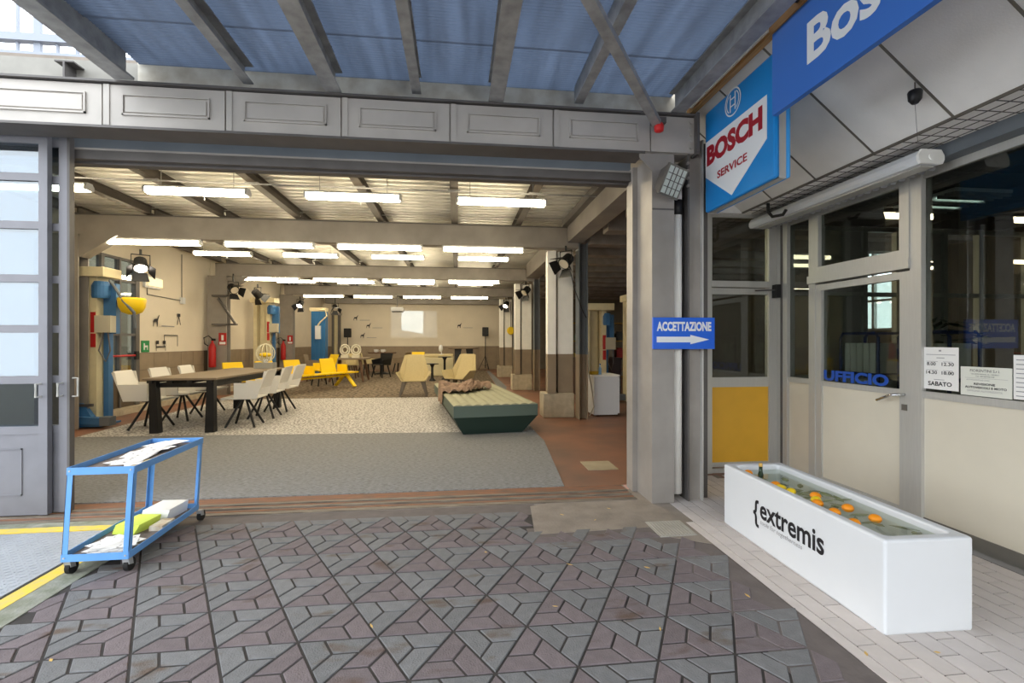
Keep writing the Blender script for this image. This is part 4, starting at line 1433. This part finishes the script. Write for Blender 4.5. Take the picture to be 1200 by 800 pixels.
# shelving and clutter in the dim bay
shf = thing('storage_shelf', 'dark storage shelving full of tools at the back of the dim bay', 'shelving', (5.2, 15.6, 0))
for x in (-1.8, 0, 1.8):
    B().box(x - .03, x + .03, -.3, .3, 0, 2.4).make('upright', steel_d, shf)
for z in (.3, .9, 1.5, 2.1):
    B().box(-1.85, 1.85, -.3, .3, z, z + .03).make('shelf', mat('shelf_ochre', (150, 116, 40), .6), shf)
cols = [(150, 40, 36), (40, 70, 130), (60, 60, 58), (170, 150, 60), (120, 118, 110), (44, 84, 60)]
for i in range(24):
    x, z = (-1.5, -1.1, -.7, -.3, .3, .7, 1.1, 1.5)[i % 8], (.331, .931, 1.531)[i // 8]
    c = cols[i % 6]
    wd, hh = random.uniform(.1, .15), random.uniform(.15, .4)
    o = B().box(-wd, wd, -.15, .15, 0, hh * .8).box(-wd * .6, wd * .6, -.1, .1, hh * .8, hh).make('parts_box', mat('parts_%d' % (i % 6), c, .6))
    o.location = (5.2 + x, 15.6, z)
    tag(o, '%s parts box on the dark storage shelving' % ('red', 'blue', 'charcoal', 'yellow', 'grey', 'green')[i % 6], 'box', '%s parts boxes' % ('red', 'blue', 'charcoal', 'yellow', 'grey', 'green')[i % 6])
cab = tag(B().box(3.3, 4.5, 12.6, 13.2, 0, 1.0).box(3.27, 4.53, 12.56, 13.24, 1.0, 1.05).box(3.4, 3.9, 12.58, 12.6, .1, .9).box(3.92, 4.4, 12.58, 12.6, .1, .9).make('tool_cabinet', mat('cabinet_dark', (58, 40, 36), .5)), 'dark low tool cabinet behind the lift in the dim bay', 'cabinet')


def extinguisher(loc, lab, lab2):
    t = thing('fire_extinguisher', lab, 'extinguisher', loc, 0, 'fire extinguishers on the columns')
    B().lathe([(.02, 0), (.085, .01), (.09, .04), (.09, .55), (.06, .64), (.03, .68), (.03, .74)], n=18).make('cylinder', redm, t, smooth=True)
    B().box(-.02, .08, -.02, .02, .74, .80).make('valve', black, t)
    B().tube([(.02, 0, .77), (-.1, 0, .88), (-.22, 0, .82), (-.2, 0, .66), (-.1, -.02, .6)], .014).make('hose', black, t)
    s = thing('extinguisher_sign', lab2, 'sign', (loc[0] + .22, loc[1] + .095, loc[2] + .62), 0, 'red extinguisher signs')
    B().box(-.1, .1, 0, .01, 0, .34).make('panel', redm, s)
    B().box(-.08, .08, -.003, 0, .02, .09).make('caption', signw, s)
    B().box(-.03, .03, -.003, 0, .13, .28).make('pictogram', signw, s)


extinguisher((-6.75, 13.92, .78), 'red fire extinguisher on the column behind the white chairs', 'red and white extinguisher sign beside the exit lamp wall')
extinguisher((-6.75, 19.27, .78), 'red fire extinguisher on the column near the blue lift post', 'red extinguisher sign on the column near the blue lift post')
ex = thing('exit_sign', 'green emergency exit sign on the white wall above the taupe panels', 'sign', (-6.99, 11.36, 1.26))
B().box(-.005, .01, 0, .26, 0, .26).make('panel', greens, ex)
B().box(.01, .013, .06, .1, .05, .2).box(.01, .013, .1, .2, .11, .15).box(.01, .013, .17, .2, .05, .12).make('pictogram', signw, ex)
el = thing('exit_lamp', 'clear emergency exit lamp high on the white wall', 'lamp', (-6.98, 11.4, 2.72))
B().box(-.01, .04, 0, .58, 0, .26).make('housing', whitep, el)
B().box(.04, .1, .03, .55, .03, .23).make('diffuser', mat('exit_glow', (255, 240, 200), .4, emit=.5), el, bevel=.02)
cn = thing('wall_conduit', 'thin grey conduit running from the exit lamp to a socket', 'conduit', (-6.985, 11.55, 2.72))
B().tube([(0, 0, 0), (0, 0, -.15), (0, 1.3, -.18)], .012).make('pipe', alu_d, cn)
B().cyl((0, 1.35, -.15), (0, 1.35, 1.0), .01, n=6).make('riser', alu_d, cn)
B().box(-.01, .05, 1.28, 1.42, -.26, -.1).make('socket', whitep, cn)


# printed silhouettes on the walls
def animal(name, lab, org, xd, s, parent_side, grp):
    t = thing(name, lab, 'wall print', org, 0, grp)
    P = [(0, 0), (.05, 0), (.09, .3), (.35, .32), (.40, 0), (.46, 0), (.5, .4), (.62, .72), (.68, .74), (.62, .82), (.52, .7), (.42, .55), (.1, .5), (.0, .36)]
    xd = Vector(xd)
    n = xd.cross(PZ)
    B().prism([(a * s, b * s) for a, b in P], lambda a, b: xd * a + PZ * b + n * .004, n * .002).make('silhouette', inkb, t)
    B().prism([(.9 * s, .02 * s), (2.4 * s, .02 * s), (2.4 * s, .09 * s), (.9 * s, .09 * s)], lambda a, b: xd * a + PZ * b + n * .004, n * .002).make('caption', inkg, t)


for x, z, nm in ((-5.4, 2.6, 'highest'), (-4.75, 2.2, 'middle'), (-5.05, 1.68, 'lowest')):
    animal('dog_print', '%s of the three black dog prints on the white back wall' % nm, (x, 25.47, z), PX, .34, 0, 'dog prints on the back wall')
animal('dog_print', 'small black dog print between the projected picture and the tripod speaker', (.0, 25.47, 2.22), PX, .34, 0, 'dog prints on the back wall')
animal('dog_print', 'black long-necked dog print on the wall beside the exit lamp', (-6.98, 11.75, 1.85), PY, .34, 0, 'dog prints on the left wall')
st2 = thing('stool_print', 'black stool print high on the wall under the socket', 'wall print', (-6.975, 12.75, 1.92))
B().box(0, .004, -.05, .06, .2, .28).bar((0, 0, .2), (0, -.06, 0), .01, .01).bar((0, 0.01, .2), (0, .07, 0), .01, .01).make('silhouette', inkb, st2)
tp2 = thing('table_print', 'thin black table outline printed on the left white wall', 'wall print', (-6.975, 12.15, 1.38))
B().box(0, .004, 0, .55, .26, .28).box(0, .004, 0, .015, .0, .26).box(0, .004, .535, .55, .0, .26).make('silhouette', inkb, tp2)
st3 = thing('chair_print', 'black double chair print just above the taupe panels', 'wall print', (-6.975, 11.85, 1.28))
B().box(0, .004, 0, .1, .16, .24).box(0, .004, .26, .36, .16, .24).box(0, .004, 0, .36, .08, .11).box(0, .004, 0, .01, 0, .16).box(0, .004, .35, .36, 0, .16).make('silhouette', inkb, st3)

# projected picture: a real beam from the projector
ld = D.lights.new('projector_beam', 'SPOT')
ld.energy = 1150
ld.spot_size = R_(32)
ld.spot_blend = 0
ld.shadow_soft_size = .01
lo_ = D.objects.new('projector_beam', ld)
COL.objects.link(lo_)
lo_.location = (-2.30, 19.78, 2.80)
lo_.rotation_euler = (PI / 2, 0, 0)
ld.use_nodes = True
N, L = ld.node_tree.nodes, ld.node_tree.links
em = [n for n in N if n.type == 'EMISSION'][0]
em.inputs[0].default_value = (.6, .8, 1, 1)
tc = N.new('ShaderNodeTexCoord')
sp = N.new('ShaderNodeSeparateXYZ')
L.new(tc.outputs['Normal'], sp.inputs[0])


def mth(op, a_, b_, c_=None):
    n_ = N.new('ShaderNodeMath')
    n_.operation = op
    for i_, v_ in enumerate((a_, b_, c_)):
        if v_ is None:
            continue
        if isinstance(v_, (int, float)):
            n_.inputs[i_].default_value = v_
        else:
            L.new(v_, n_.inputs[i_])
    return n_.outputs[0]


za_ = mth('ABSOLUTE', sp.outputs[2], 0)
gx, gy = mth('DIVIDE', sp.outputs[0], za_), mth('DIVIDE', sp.outputs[1], za_)


def inside(x0, x1, y0, y1, sl=0.0):
    yy_ = mth('ADD', gy, mth('MULTIPLY', gx, sl))
    return mth('MULTIPLY', mth('MULTIPLY', mth('GREATER_THAN', gx, x0), mth('LESS_THAN', gx, x1)), mth('MULTIPLY', mth('GREATER_THAN', yy_, y0), mth('LESS_THAN', gy, y1)))


L.new(mth('ADD', mth('MULTIPLY', inside(-.21, .21, -.19, .057), .22), inside(-.115, .085, -.14, .057, .18)), em.inputs[1])


def speaker(x, y, z, lab):
    t = thing('loudspeaker', lab, 'loudspeaker', (x, y, z + .006), 0, 'black loudspeakers by the back wall')
    B().box(-.16, .16, -.15, .15, 0, .46).make('cabinet', blacksp, t, bevel=.02)
    B().box(-.13, .13, -.165, -.15, .03, .43).make('grille', black, t)


def tripod(x, y, h, lab):
    t = thing('speaker_stand', lab, 'speaker stand', (x, y, .006), 0, 'black speaker stands')
    B().cyl((0, 0, .1), (0, 0, h), .022, n=10).make('pole', black, t)
    for k_ in range(3):
        a = 2 * PI * k_ / 3 - PI / 2 + .5
        B().cyl((0, 0, .75), (.36 * math.cos(a), .36 * math.sin(a), .016), .014, n=8).make('leg', black, t)
        B().cyl((0, 0, .2), (.22 * math.cos(a), .22 * math.sin(a), .30), .008, n=6).make('strut', black, t)


tripod(1.46, 24.75, 1.78, 'black tripod stand under the speaker near the boxed columns')
speaker(1.46, 24.75, 1.78, 'black loudspeaker on a tripod near the boxed columns')
tripod(-5.55, 24.75, 1.70, 'black tripod stand under the speaker beside the grey lift post')
speaker(-5.55, 24.75, 1.70, 'black loudspeaker on a tripod beside the grey lift post')
gg = thing('yellow_gong', 'round yellow bell disc hanging on the far boxed column', 'bell', (2.22, 19.55, 1.95))
B().cyl((0, 0, 0), (0, -.06, 0), .17, .14, 20).make('disc', yellow, gg)
B().cyl((0, -.0, .15), (0, 0, 1.2), .012, n=6).make('cord', black, gg)

# =================================================================== FURNITURE
tb_ = thing('long_table', 'long dining table with a taupe top and thick black legs', 'table', (-4.47, 9.75, .006))
B().box(-.56, .56, -1.56, 1.56, .865, .90).make('tabletop', tabletop, tb_, bevel=.004)
for x in (-1, 1):
    for y in (-1, 1):
        B().hull8([(x * .42 - .07, y * 1.44 - .06, 0), (x * .42 + .07, y * 1.44 - .06, 0), (x * .42 + .07, y * 1.44 + .06, 0), (x * .42 - .07, y * 1.44 + .06, 0)],
                  [(x * .44 - .055, y * 1.46 - .05, .865), (x * .44 + .055, y * 1.46 - .05, .865), (x * .44 + .055, y * 1.46 + .05, .865), (x * .44 - .055, y * 1.46 + .05, .865)]).make('leg', black, tb_)
for x in (-.40, .40):
    B().box(x - .03, x + .03, -1.4, 1.4, .74, .81).make('apron', black, tb_)
for y in (-1.4, 0, 1.4):
    B().box(-.4, .4, y - .03, y + .03, .74, .81).make('cross_rail', black, tb_)
for i in range(4):
    B().box(-.5 + i * .3, -.42 + i * .3, -1.55, 1.5, .82, .865).make('batten', black, tb_)


def dining_chair():
    """faces +x, origin at the foot centre"""
    t = thing('dining_chair', '', 'chair')
    B().box(-.27, .30, -.26, .26, .50, .525).make('seat', furnw, t, bevel=.004)
    lo = [(-.34, -.27, .68), (-.32, -.27, .68), (-.32, .27, .68), (-.34, .27, .68)]
    hi = [(-.46, -.24, 1.0), (-.44, -.24, 1.0), (-.44, .24, 1.0), (-.46, .24, 1.0)]
    B().hull8(lo, hi).make('backrest', furnw, t, bevel=.004)
    for s in (-1, 1):
        B().prism([(-.28, .50), (.08, .50), (.08, .78), (-.36, .78), (-.40, .98), (-.45, .98)], lambda a, b: (a, s * .27 - .01, b), (0, .02, 0)).make('side_panel', furnw, t)
    B().box(-.1, .1, -.1, .1, .47, .50).make('swivel_plate', black, t)
    for k_ in range(4):
        a = PI / 4 + k_ * PI / 2
        B().cyl((.05 * math.cos(a), .05 * math.sin(a), .48), (.33 * math.cos(a), .33 * math.sin(a), .012), .02, n=10).make('leg', black, t)
    return t


ch = dining_chair()
order = ('near end', 'middle', 'far end')
spots = [(-3.74, 8.83, PI, 'white shell dining chair on the gate-column side of the long table, %s'), (-3.76, 9.75, PI, ''), (-3.80, 10.66, PI, ''),
         (-5.22, 8.75, 0, 'x'), (-5.22, 9.66, 0, ''), (-5.22, 10.58, 0, '')]
cl_ = ['white dining chair on the yellow bench side of the long table, nearest the gate', 'middle white dining chair on the yellow bench side of the long table', 'white dining chair on the yellow bench side of the long table, farthest from the gate',
       'white dining chair on the car lift side of the long table, nearest the gate', 'middle white dining chair on the car lift side of the long table', 'white dining chair on the car lift side of the long table, farthest from the gate']
for i, (x, y, a, _) in enumerate(spots):
    if i == 0:
        ch.location = (x, y, .006)
        ch.rotation_euler = (0, 0, a + .06)
        ch['label'] = cl_[0]
        ch['group'] = 'white dining chairs round the long table'
    else:
        dup(ch, (x, y, .006), a + (.05 if i % 2 else -.04), cl_[i])
gb = thing('wire_globe', 'clear wire globe of yellow beads on a grey box on the long table', 'ornament', (-4.16, 10.95, .906))
B().box(-.25, .15, -.1, .1, 0, .13).make('base_box', mat('box_grey', (150, 148, 142), .6), gb)
q = B()
for k_ in range(6):
    a = PI * k_ / 6
    q.tube([(-.05 + .19 * math.cos(t) * math.cos(a), .19 * math.cos(t) * math.sin(a), .34 + .2 * math.sin(t)) for t in [2 * PI * j / 24 for j in range(24)]], .008, 6, True)
q.make('wire_cage', mat('clear_wire', (226, 222, 200), .2), gb)
B().ball((-.05, 0, .3), .1, (1.3, 1.1, .5), 14, 8).make('yellow_core', yellow, gb, smooth=True)
B().cyl((-.05, 0, .13), (-.05, 0, .2), .05, n=12).make('foot', whitep, gb)

# daybed
dbd = thing('daybed', 'dark green daybed with a ribbed olive top and tapered base', 'daybed', (-.06, 7.45, .006), R_(7))
WD, LD = 1.38, 4.05
q = B()
q.hull8([(.17, .13, 0), (WD - .23, .13, 0), (WD - .23, LD - .13, 0), (.17, LD - .13, 0)], [(0, 0, .29), (WD, 0, .29), (WD, LD, .29), (0, LD, .29)])
q.make('base', greenv, dbd)
B().box(0, WD, 0, LD, .29, .47).make('band', greenl, dbd)
q = B()
n = 96
prof = [(WD * i / n, .472 + .022 * abs(math.sin(PI * 9 * i / n)) ** .7) for i in range(n + 1)]
vs = [(q.bm.verts.new((a, 0.004, b)), q.bm.verts.new((a, LD - .004, b))) for a, b in prof]
for (a, b), (c, e) in zip(vs, vs[1:]):
    q.bm.faces.new((a, b, e, c))
lo0 = [q.bm.verts.new((WD, .004, .468)), q.bm.verts.new((0, .004, .468))]
q.bm.faces.new([v[0] for v in vs] + lo0)
q.make('ribbed_top', olive, dbd)


def blanket():
    bm = bmesh.new()
    nx_, ny_ = 110, 60
    g = []
    for i in range(nx_ + 1):
        row = []
        for j in range(ny_ + 1):
            u, v = i / nx_, j / ny_
            x = -.22 + u * 1.25
            y = 2.0 + (v - .5) * (.75 + .25 * math.sin(u * 5)) + .35 * u + .12 * math.sin(u * 9)
            z = .50 + .045 * abs(math.sin(u * 23 + v * 7 + 2 * math.sin(v * 9))) + .06 * abs(math.sin(v * 17 + u * 9 + 2 * math.sin(u * 11))) + .11 * math.exp(-((v - .5) ** 2) * 9) * (.35 + .65 * math.sin(u * 6.3 + .6) ** 2) + .012 * math.sin(u * 61) * math.sin(v * 43)
            if v < .03 or v > .97:
                z -= .03
            if x < .0:
                z = z - (0 - x) * 1.7
                x = -.01 - (.0 - x) * .12 - .02 * math.sin(v * 12)
            row.append(bm.verts.new((x, y, max(z, .3 if x < 0 else .497))))
        g.append(row)
    for i in range(nx_):
        for j in range(ny_):
            bm.faces.new((g[i][j], g[i + 1][j], g[i + 1][j + 1], g[i][j + 1]))
    me = D.meshes.new('blanket')
    bm.to_mesh(me)
    bm.free()
    for p_ in me.polygons:
        p_.use_smooth = True
    me.materials.append(mat('blanket_taupe', (152, 127, 108), .95, var=.2, scale=18, bump=.6, bscale=70))
    o = link('blanket', me, None, (-.06, 7.45, .006), R_(7))
    s = o.modifiers.new('thick', 'SOLIDIFY')
    s.thickness = .012
    s.offset = 1
    return tag(o, 'crumpled taupe knitted blanket lying across the daybed', 'blanket')


blanket()


def lounge(lab, x, y, rz):
    """faces -y"""
    t = thing('lounge_chair', lab, 'lounge chair', (x, y, .006), rz, 'beige shell lounge chairs')
    pts = {'a': [(-.30, -.32, .44), (.30, -.32, .44), (.30, .25, .38), (-.30, .25, .38)]}
    def panel(nm, P, par=t):
        P = [Vector(p_) for p_ in P]
        nn = (P[1] - P[0]).cross(P[3] - P[0]).normalized() * .025
        return B().hull8(P, [p_ - nn for p_ in P]).make(nm, beige, par, bevel=.005)
    panel('seat', pts['a'])
    panel('backrest', [(-.30, .25, .38), (.30, .25, .38), (.19, .52, 1.12), (-.19, .52, 1.12)])
    panel('side_panel', [(-.30, -.32, .44), (-.30, .25, .38), (-.40, .27, .66), (-.46, -.22, .66)])
    panel('side_panel', [(.30, .25, .38), (.30, -.32, .44), (.46, -.22, .66), (.40, .27, .66)])
    panel('wing', [(-.30, .25, .38), (-.19, .52, 1.12), (-.27, .49, 1.10), (-.40, .27, .66)])
    panel('wing', [(.19, .52, 1.12), (.30, .25, .38), (.40, .27, .66), (.27, .49, 1.10)])
    for sx_ in (-1, 1):
        for ya, yb in ((-.24, -.30), (.2, .3)):
            B().hull8([(sx_ * .36 - .025, yb - .03, 0), (sx_ * .36 + .025, yb - .03, 0), (sx_ * .36 + .025, yb + .03, 0), (sx_ * .36 - .025, yb + .03, 0)],
                      [(sx_ * .25 - .055, ya - .05, .40), (sx_ * .25 + .055, ya - .05, .40), (sx_ * .25 + .055, ya + .05, .37), (sx_ * .25 - .055, ya + .05, .37)]).make('leg', mat('grey_leg', (92, 84, 76), .6), t)
    return t


lounge('beige shell lounge chair standing free on the brown carpet edge, seen square on', -1.2, 13.25, .05)
lounge('beige shell lounge chair turned sideways behind the blanket on the daybed', .05, 13.9, -.55)

# beige counter, small tables, round bar table
ct = thing('beige_counter', 'long low beige upholstered block behind the lounge chairs', 'counter', (-.85, 20.9, .006))
B().box(-.68, .68, -.3, 1.6, 0, .80).make('body', mat('block_cream', (206, 196, 162), .8), ct, bevel=.03)
B().box(-.66, .66, -.28, 1.58, .80, .92).make('top_pad', beige, ct, bevel=.04)


def pedestal(lab, x, y, h, r, m=black):
    t = thing('side_table', lab, 'side table', (x, y, .006), 0, 'black pedestal side tables')
    B().lathe([(r, h - .025), (r, h)], n=24).make('tabletop', m, t)
    B().lathe([(.13, 0), (.12, .03), (.05, .12), (.045, h - .14), (.1, h - .026)], n=16).make('pedestal', m, t)


pedestal('taller black pedestal side table between the lounge chairs', -.5, 18.7, .90, .26)
pedestal('shorter black pedestal side table beside the beige lounge chair', -.95, 18.1, .66, .24)
rt = thing('round_bar_table', 'round taupe bar table on black tapered legs behind the lounge chair', 'table', (.25, 19.1, .006))
B().lathe([(.62, 1.20), (.64, 1.235), (.64, 1.25)], n=32).make('tabletop', tabletop, rt)
for k_ in range(4):
    a = PI / 4 + k_ * PI / 2
    B().hull8([(.45 * math.cos(a) - .03, .45 * math.sin(a) - .03, 0), (.45 * math.cos(a) + .03, .45 * math.sin(a) - .03, 0), (.45 * math.cos(a) + .03, .45 * math.sin(a) + .03, 0), (.45 * math.cos(a) - .03, .45 * math.sin(a) + .03, 0)],
              [(.32 * math.cos(a) - .14, .32 * math.sin(a) - .05, 1.2), (.32 * math.cos(a) + .14, .32 * math.sin(a) - .05, 1.2), (.32 * math.cos(a) + .14, .32 * math.sin(a) + .05, 1.2), (.32 * math.cos(a) - .14, .32 * math.sin(a) + .05, 1.2)]).make('leg', black, rt)
hb = thing('white_lamp_head', 'small white table lamp with a tilted head on the beige counter', 'lamp', (-.7, 21.0, .926))
B().lathe([(.09, 0), (.08, .02), (.02, .03), (.02, .12)], n=14).make('base', whitep, hb)
B().ball((-.03, 0, .27), .16, (.6, .6, 1), 14, 10).make('head', whitep, hb, smooth=True)
for i, x in enumerate((.45, 1.0, 1.4)):
    o = B().lathe([(.07, 0), (.11, .3), (.12, .45), (.11, .46), (.1, .32)], n=16).make('yellow_stool', yellow)
    o.location = (.2 + i * .26, 23.0, .6)
    o.location.z = .006
    o.scale.z = 1.9
    tag(o, 'yellow tub stool standing behind the round bar table', 'stool', 'yellow stools behind the round bar table')

# wooden tables and chairs farther back
wt = thing('wooden_table', 'square dark table on splayed brown wooden legs beside the yellow bench', 'table', (-4.05, 18.4, .006))
B().box(-.68, .68, -.6, .6, .82, .88).make('tabletop', tabletop, wt, bevel=.004)
for sx_ in (-1, 1):
    for sy_ in (-1, 1):
        B().cyl((sx_ * .46, sy_ * .42, .82), (sx_ * .6, sy_ * .54, .010), .055, .04, 10).make('leg', dwood, wt)
for x, lab in ((-4.2, 'clear glass sculpture of stacked rings on the square dark table'), (-3.8, 'clear glass sculpture with a wide head on the square dark table')):
    t = thing('glass_sculpture', lab, 'sculpture', (x, 18.3, .886))
    cm = mat('clear_sculpture', (214, 208, 190), .15)
    B().box(-.14, .14, -.08, .08, 0, .10).make('base', cm, t)
    q = B()
    for rr, zz in ((.17, .30), (.1, .30)):
        q.tube([(rr * math.cos(a), 0, zz + rr * 1.1 * math.sin(a)) for a in [2 * PI * j / 20 for j in range(20)]], .03, 8, True)
    q.make('rings', cm, t)
wt2 = thing('dark_table', 'dark round pedestal table with white cups near the back wall', 'table', (-3.45, 22.3, .006))
B().lathe([(.62, .95), (.64, .97), (.64, 1.0)], n=32).make('tabletop', dwood, wt2)
B().lathe([(.35, 0), (.3, .04), (.08, .1), (.08, .95)], n=18).make('pedestal', black, wt2)
for i, x in enumerate((-3.7, -3.4)):
    o = thing('cup', 'white cup standing on the dark round table', 'cup', (x, 22.1, 1.006), 0, 'white cups on the dark round table')
    B().lathe([(.05, 0), (.09, .05), (.1, .13), (.09, .13), (.08, .06)], n=16).make('bowl', whitep, o)
    B().tube([(.09, 0, .11), (.14, 0, .09), (.13, 0, .05), (.08, 0, .04)], .012).make('handle', whitep, o)


def shell_chair(name, lab, x, y, rz, m, lm, grp):
    """faces +y"""
    t = thing(name, lab, 'chair', (x, y, .006), rz, grp)
    B().hull8([(-.27, -.25, .50), (.27, -.25, .50), (.27, .28, .53), (-.27, .28, .53)], [(-.27, -.25, .54), (.27, -.25, .54), (.27, .28, .56), (-.27, .28, .56)]).make('seat', m, t, bevel=.01)
    B().hull8([(-.27, -.27, .5), (.27, -.27, .5), (.27, -.22, .5), (-.27, -.22, .5)], [(-.30, -.40, 1.0), (.30, -.40, 1.0), (.30, -.36, 1.0), (-.30, -.36, 1.0)]).make('backrest', m, t, bevel=.01)
    for s in (-1, 1):
        B().prism([(-.25, .52), (.2, .54), (.26, .74), (-.32, .80)], lambda a, b: (s * .28 - .015, a, b), (.03, 0, 0)).make('armrest', m, t)
    for sx_ in (-1, 1):
        for sy_ in (-1, 1):
            B().cyl((sx_ * .18, sy_ * .18, .5), (sx_ * .27, sy_ * .27, .006), .035, .022, 8).make('leg', lm, t)
    return t


shell_chair('shell_chair', 'black shell chair in front of the dark round table', -3.15, 20.1, 2.6, black, black, 'shell chairs round the far tables')
shell_chair('shell_chair', 'beige shell chair between the square table and the dark round table', -4.0, 21.4, -.9, beige, black, 'shell chairs round the far tables')
shell_chair('shell_chair', 'olive shell chair behind the square dark table', -4.35, 19.9, PI, beige, dwood, 'shell chairs round the far tables')
shell_chair('shell_chair', 'taupe shell chair on the projected picture side of the dark round table', -2.6, 22.1, 1.3, tabletop, black, 'shell chairs round the far tables')
shell_chair('shell_chair', 'taupe shell chair pulled up to the near side of the square dark table', -5.3, 18.5, -1.5, tabletop, dwood, 'shell chairs round the far tables')
shell_chair('shell_chair', 'black and yellow shell chair beside the beige counter', -1.85, 22.4, PI, yellow, black, 'shell chairs round the far tables')

# yellow bench with separate seat shells
P0, P1 = Vector((-5.75, 12.6)), Vector((-3.45, 16.2))
dirb = (P1 - P0).normalized()
ang = math.atan2(dirb.y, dirb.x)
yb_ = thing('yellow_bench', 'long yellow bench with separate backrests behind the white dining chairs', 'bench', (P0.x, P0.y, .006), ang)
LB = (P1 - P0).length
B().box(0, LB, -.24, .24, .47, .51).make('seat_plank', yellow, yb_)
B().box(.3, LB - .3, -.05, .05, .36, .42).make('under_beam', yellow, yb_)
for x in (.5, LB - .35):
    for s in (-1, 1):
        B().bar((x, s * .06, .42), (x + .0, s * .42, .045), .05, .12, (1, 0, 0)).make('leg', yellow, yb_)
for x in (.35, 1.25, 2.15, 3.45):
    B().hull8([(x - .3, .20, .51), (x + .3, .20, .51), (x + .3, .24, .51), (x - .3, .24, .51)], [(x - .26, .34, .95), (x + .26, .34, .95), (x + .26, .38, .95), (x - .26, .38, .95)]).make('backrest', yellow, yb_)
for x in (2.5, 3.8):
    B().box(x - .02, x + .02, -.2, .22, .51, .76).make('side_panel', yellow, yb_)
yc = thing('yellow_chair', 'yellow angular armchair with a black frame behind the yellow bench', 'chair', (-4.55, 16.6, .006), -.9)
B().box(-.28, .28, -.25, .25, .5, .54).make('seat', yellow, yc)
B().hull8([(-.28, .24, .54), (.28, .24, .54), (.28, .27, .54), (-.28, .27, .54)], [(-.3, .42, 1.05), (.3, .42, 1.05), (.3, .45, 1.05), (-.3, .45, 1.05)]).make('backrest', yellow, yc)
for s in (-1, 1):
    B().box(s * .28 - .015, s * .28 + .015, -.2, .26, .5, .76).make('armrest', yellow, yc)
    for sy_ in (-1, 1):
        B().cyl((s * .2, sy_ * .18, .5), (s * .28, sy_ * .26, .006), .02, n=8).make('leg', black, yc)

# =================================================================== SMALL DEBRIS
lfy = mat('dry_leaf', (206, 170, 96), .8)
for x, y in ((.55, 2.62), (.35, 1.95), (1.25, 3.0), (1.05, 2.35), (-.45, 2.55), (.9, 4.0), (1.15, 3.85), (1.35, 4.1), (.75, 3.1), (1.7, 2.6), (-1.9, 2.45), (1.95, 2.05), (.2, 3.35), (2.3, 2.02)):
    q = B()
    ln, wd = random.uniform(.012, .026), random.uniform(.004, .008)
    q.prism([(-ln, 0), (0, wd), (ln, 0), (0, -wd)], lambda a, b: (a, b, 0), (0, 0, .0015))
    o = q.make('fallen_leaf', lfy)
    o.location = (x, y, .0015)
    o.rotation_euler = (0, 0, random.uniform(0, 3))
    tag(o, 'tiny dry yellow leaf lying on the paving', 'leaf', 'dry leaves on the paving')

# yard beyond the camera, seen only in the glass
struct(B().box(-16, 3.6, -13.3, -13, 0, 7).make('wall_yard', mat('yard_wall', (214, 206, 192), .8, var=.05)))
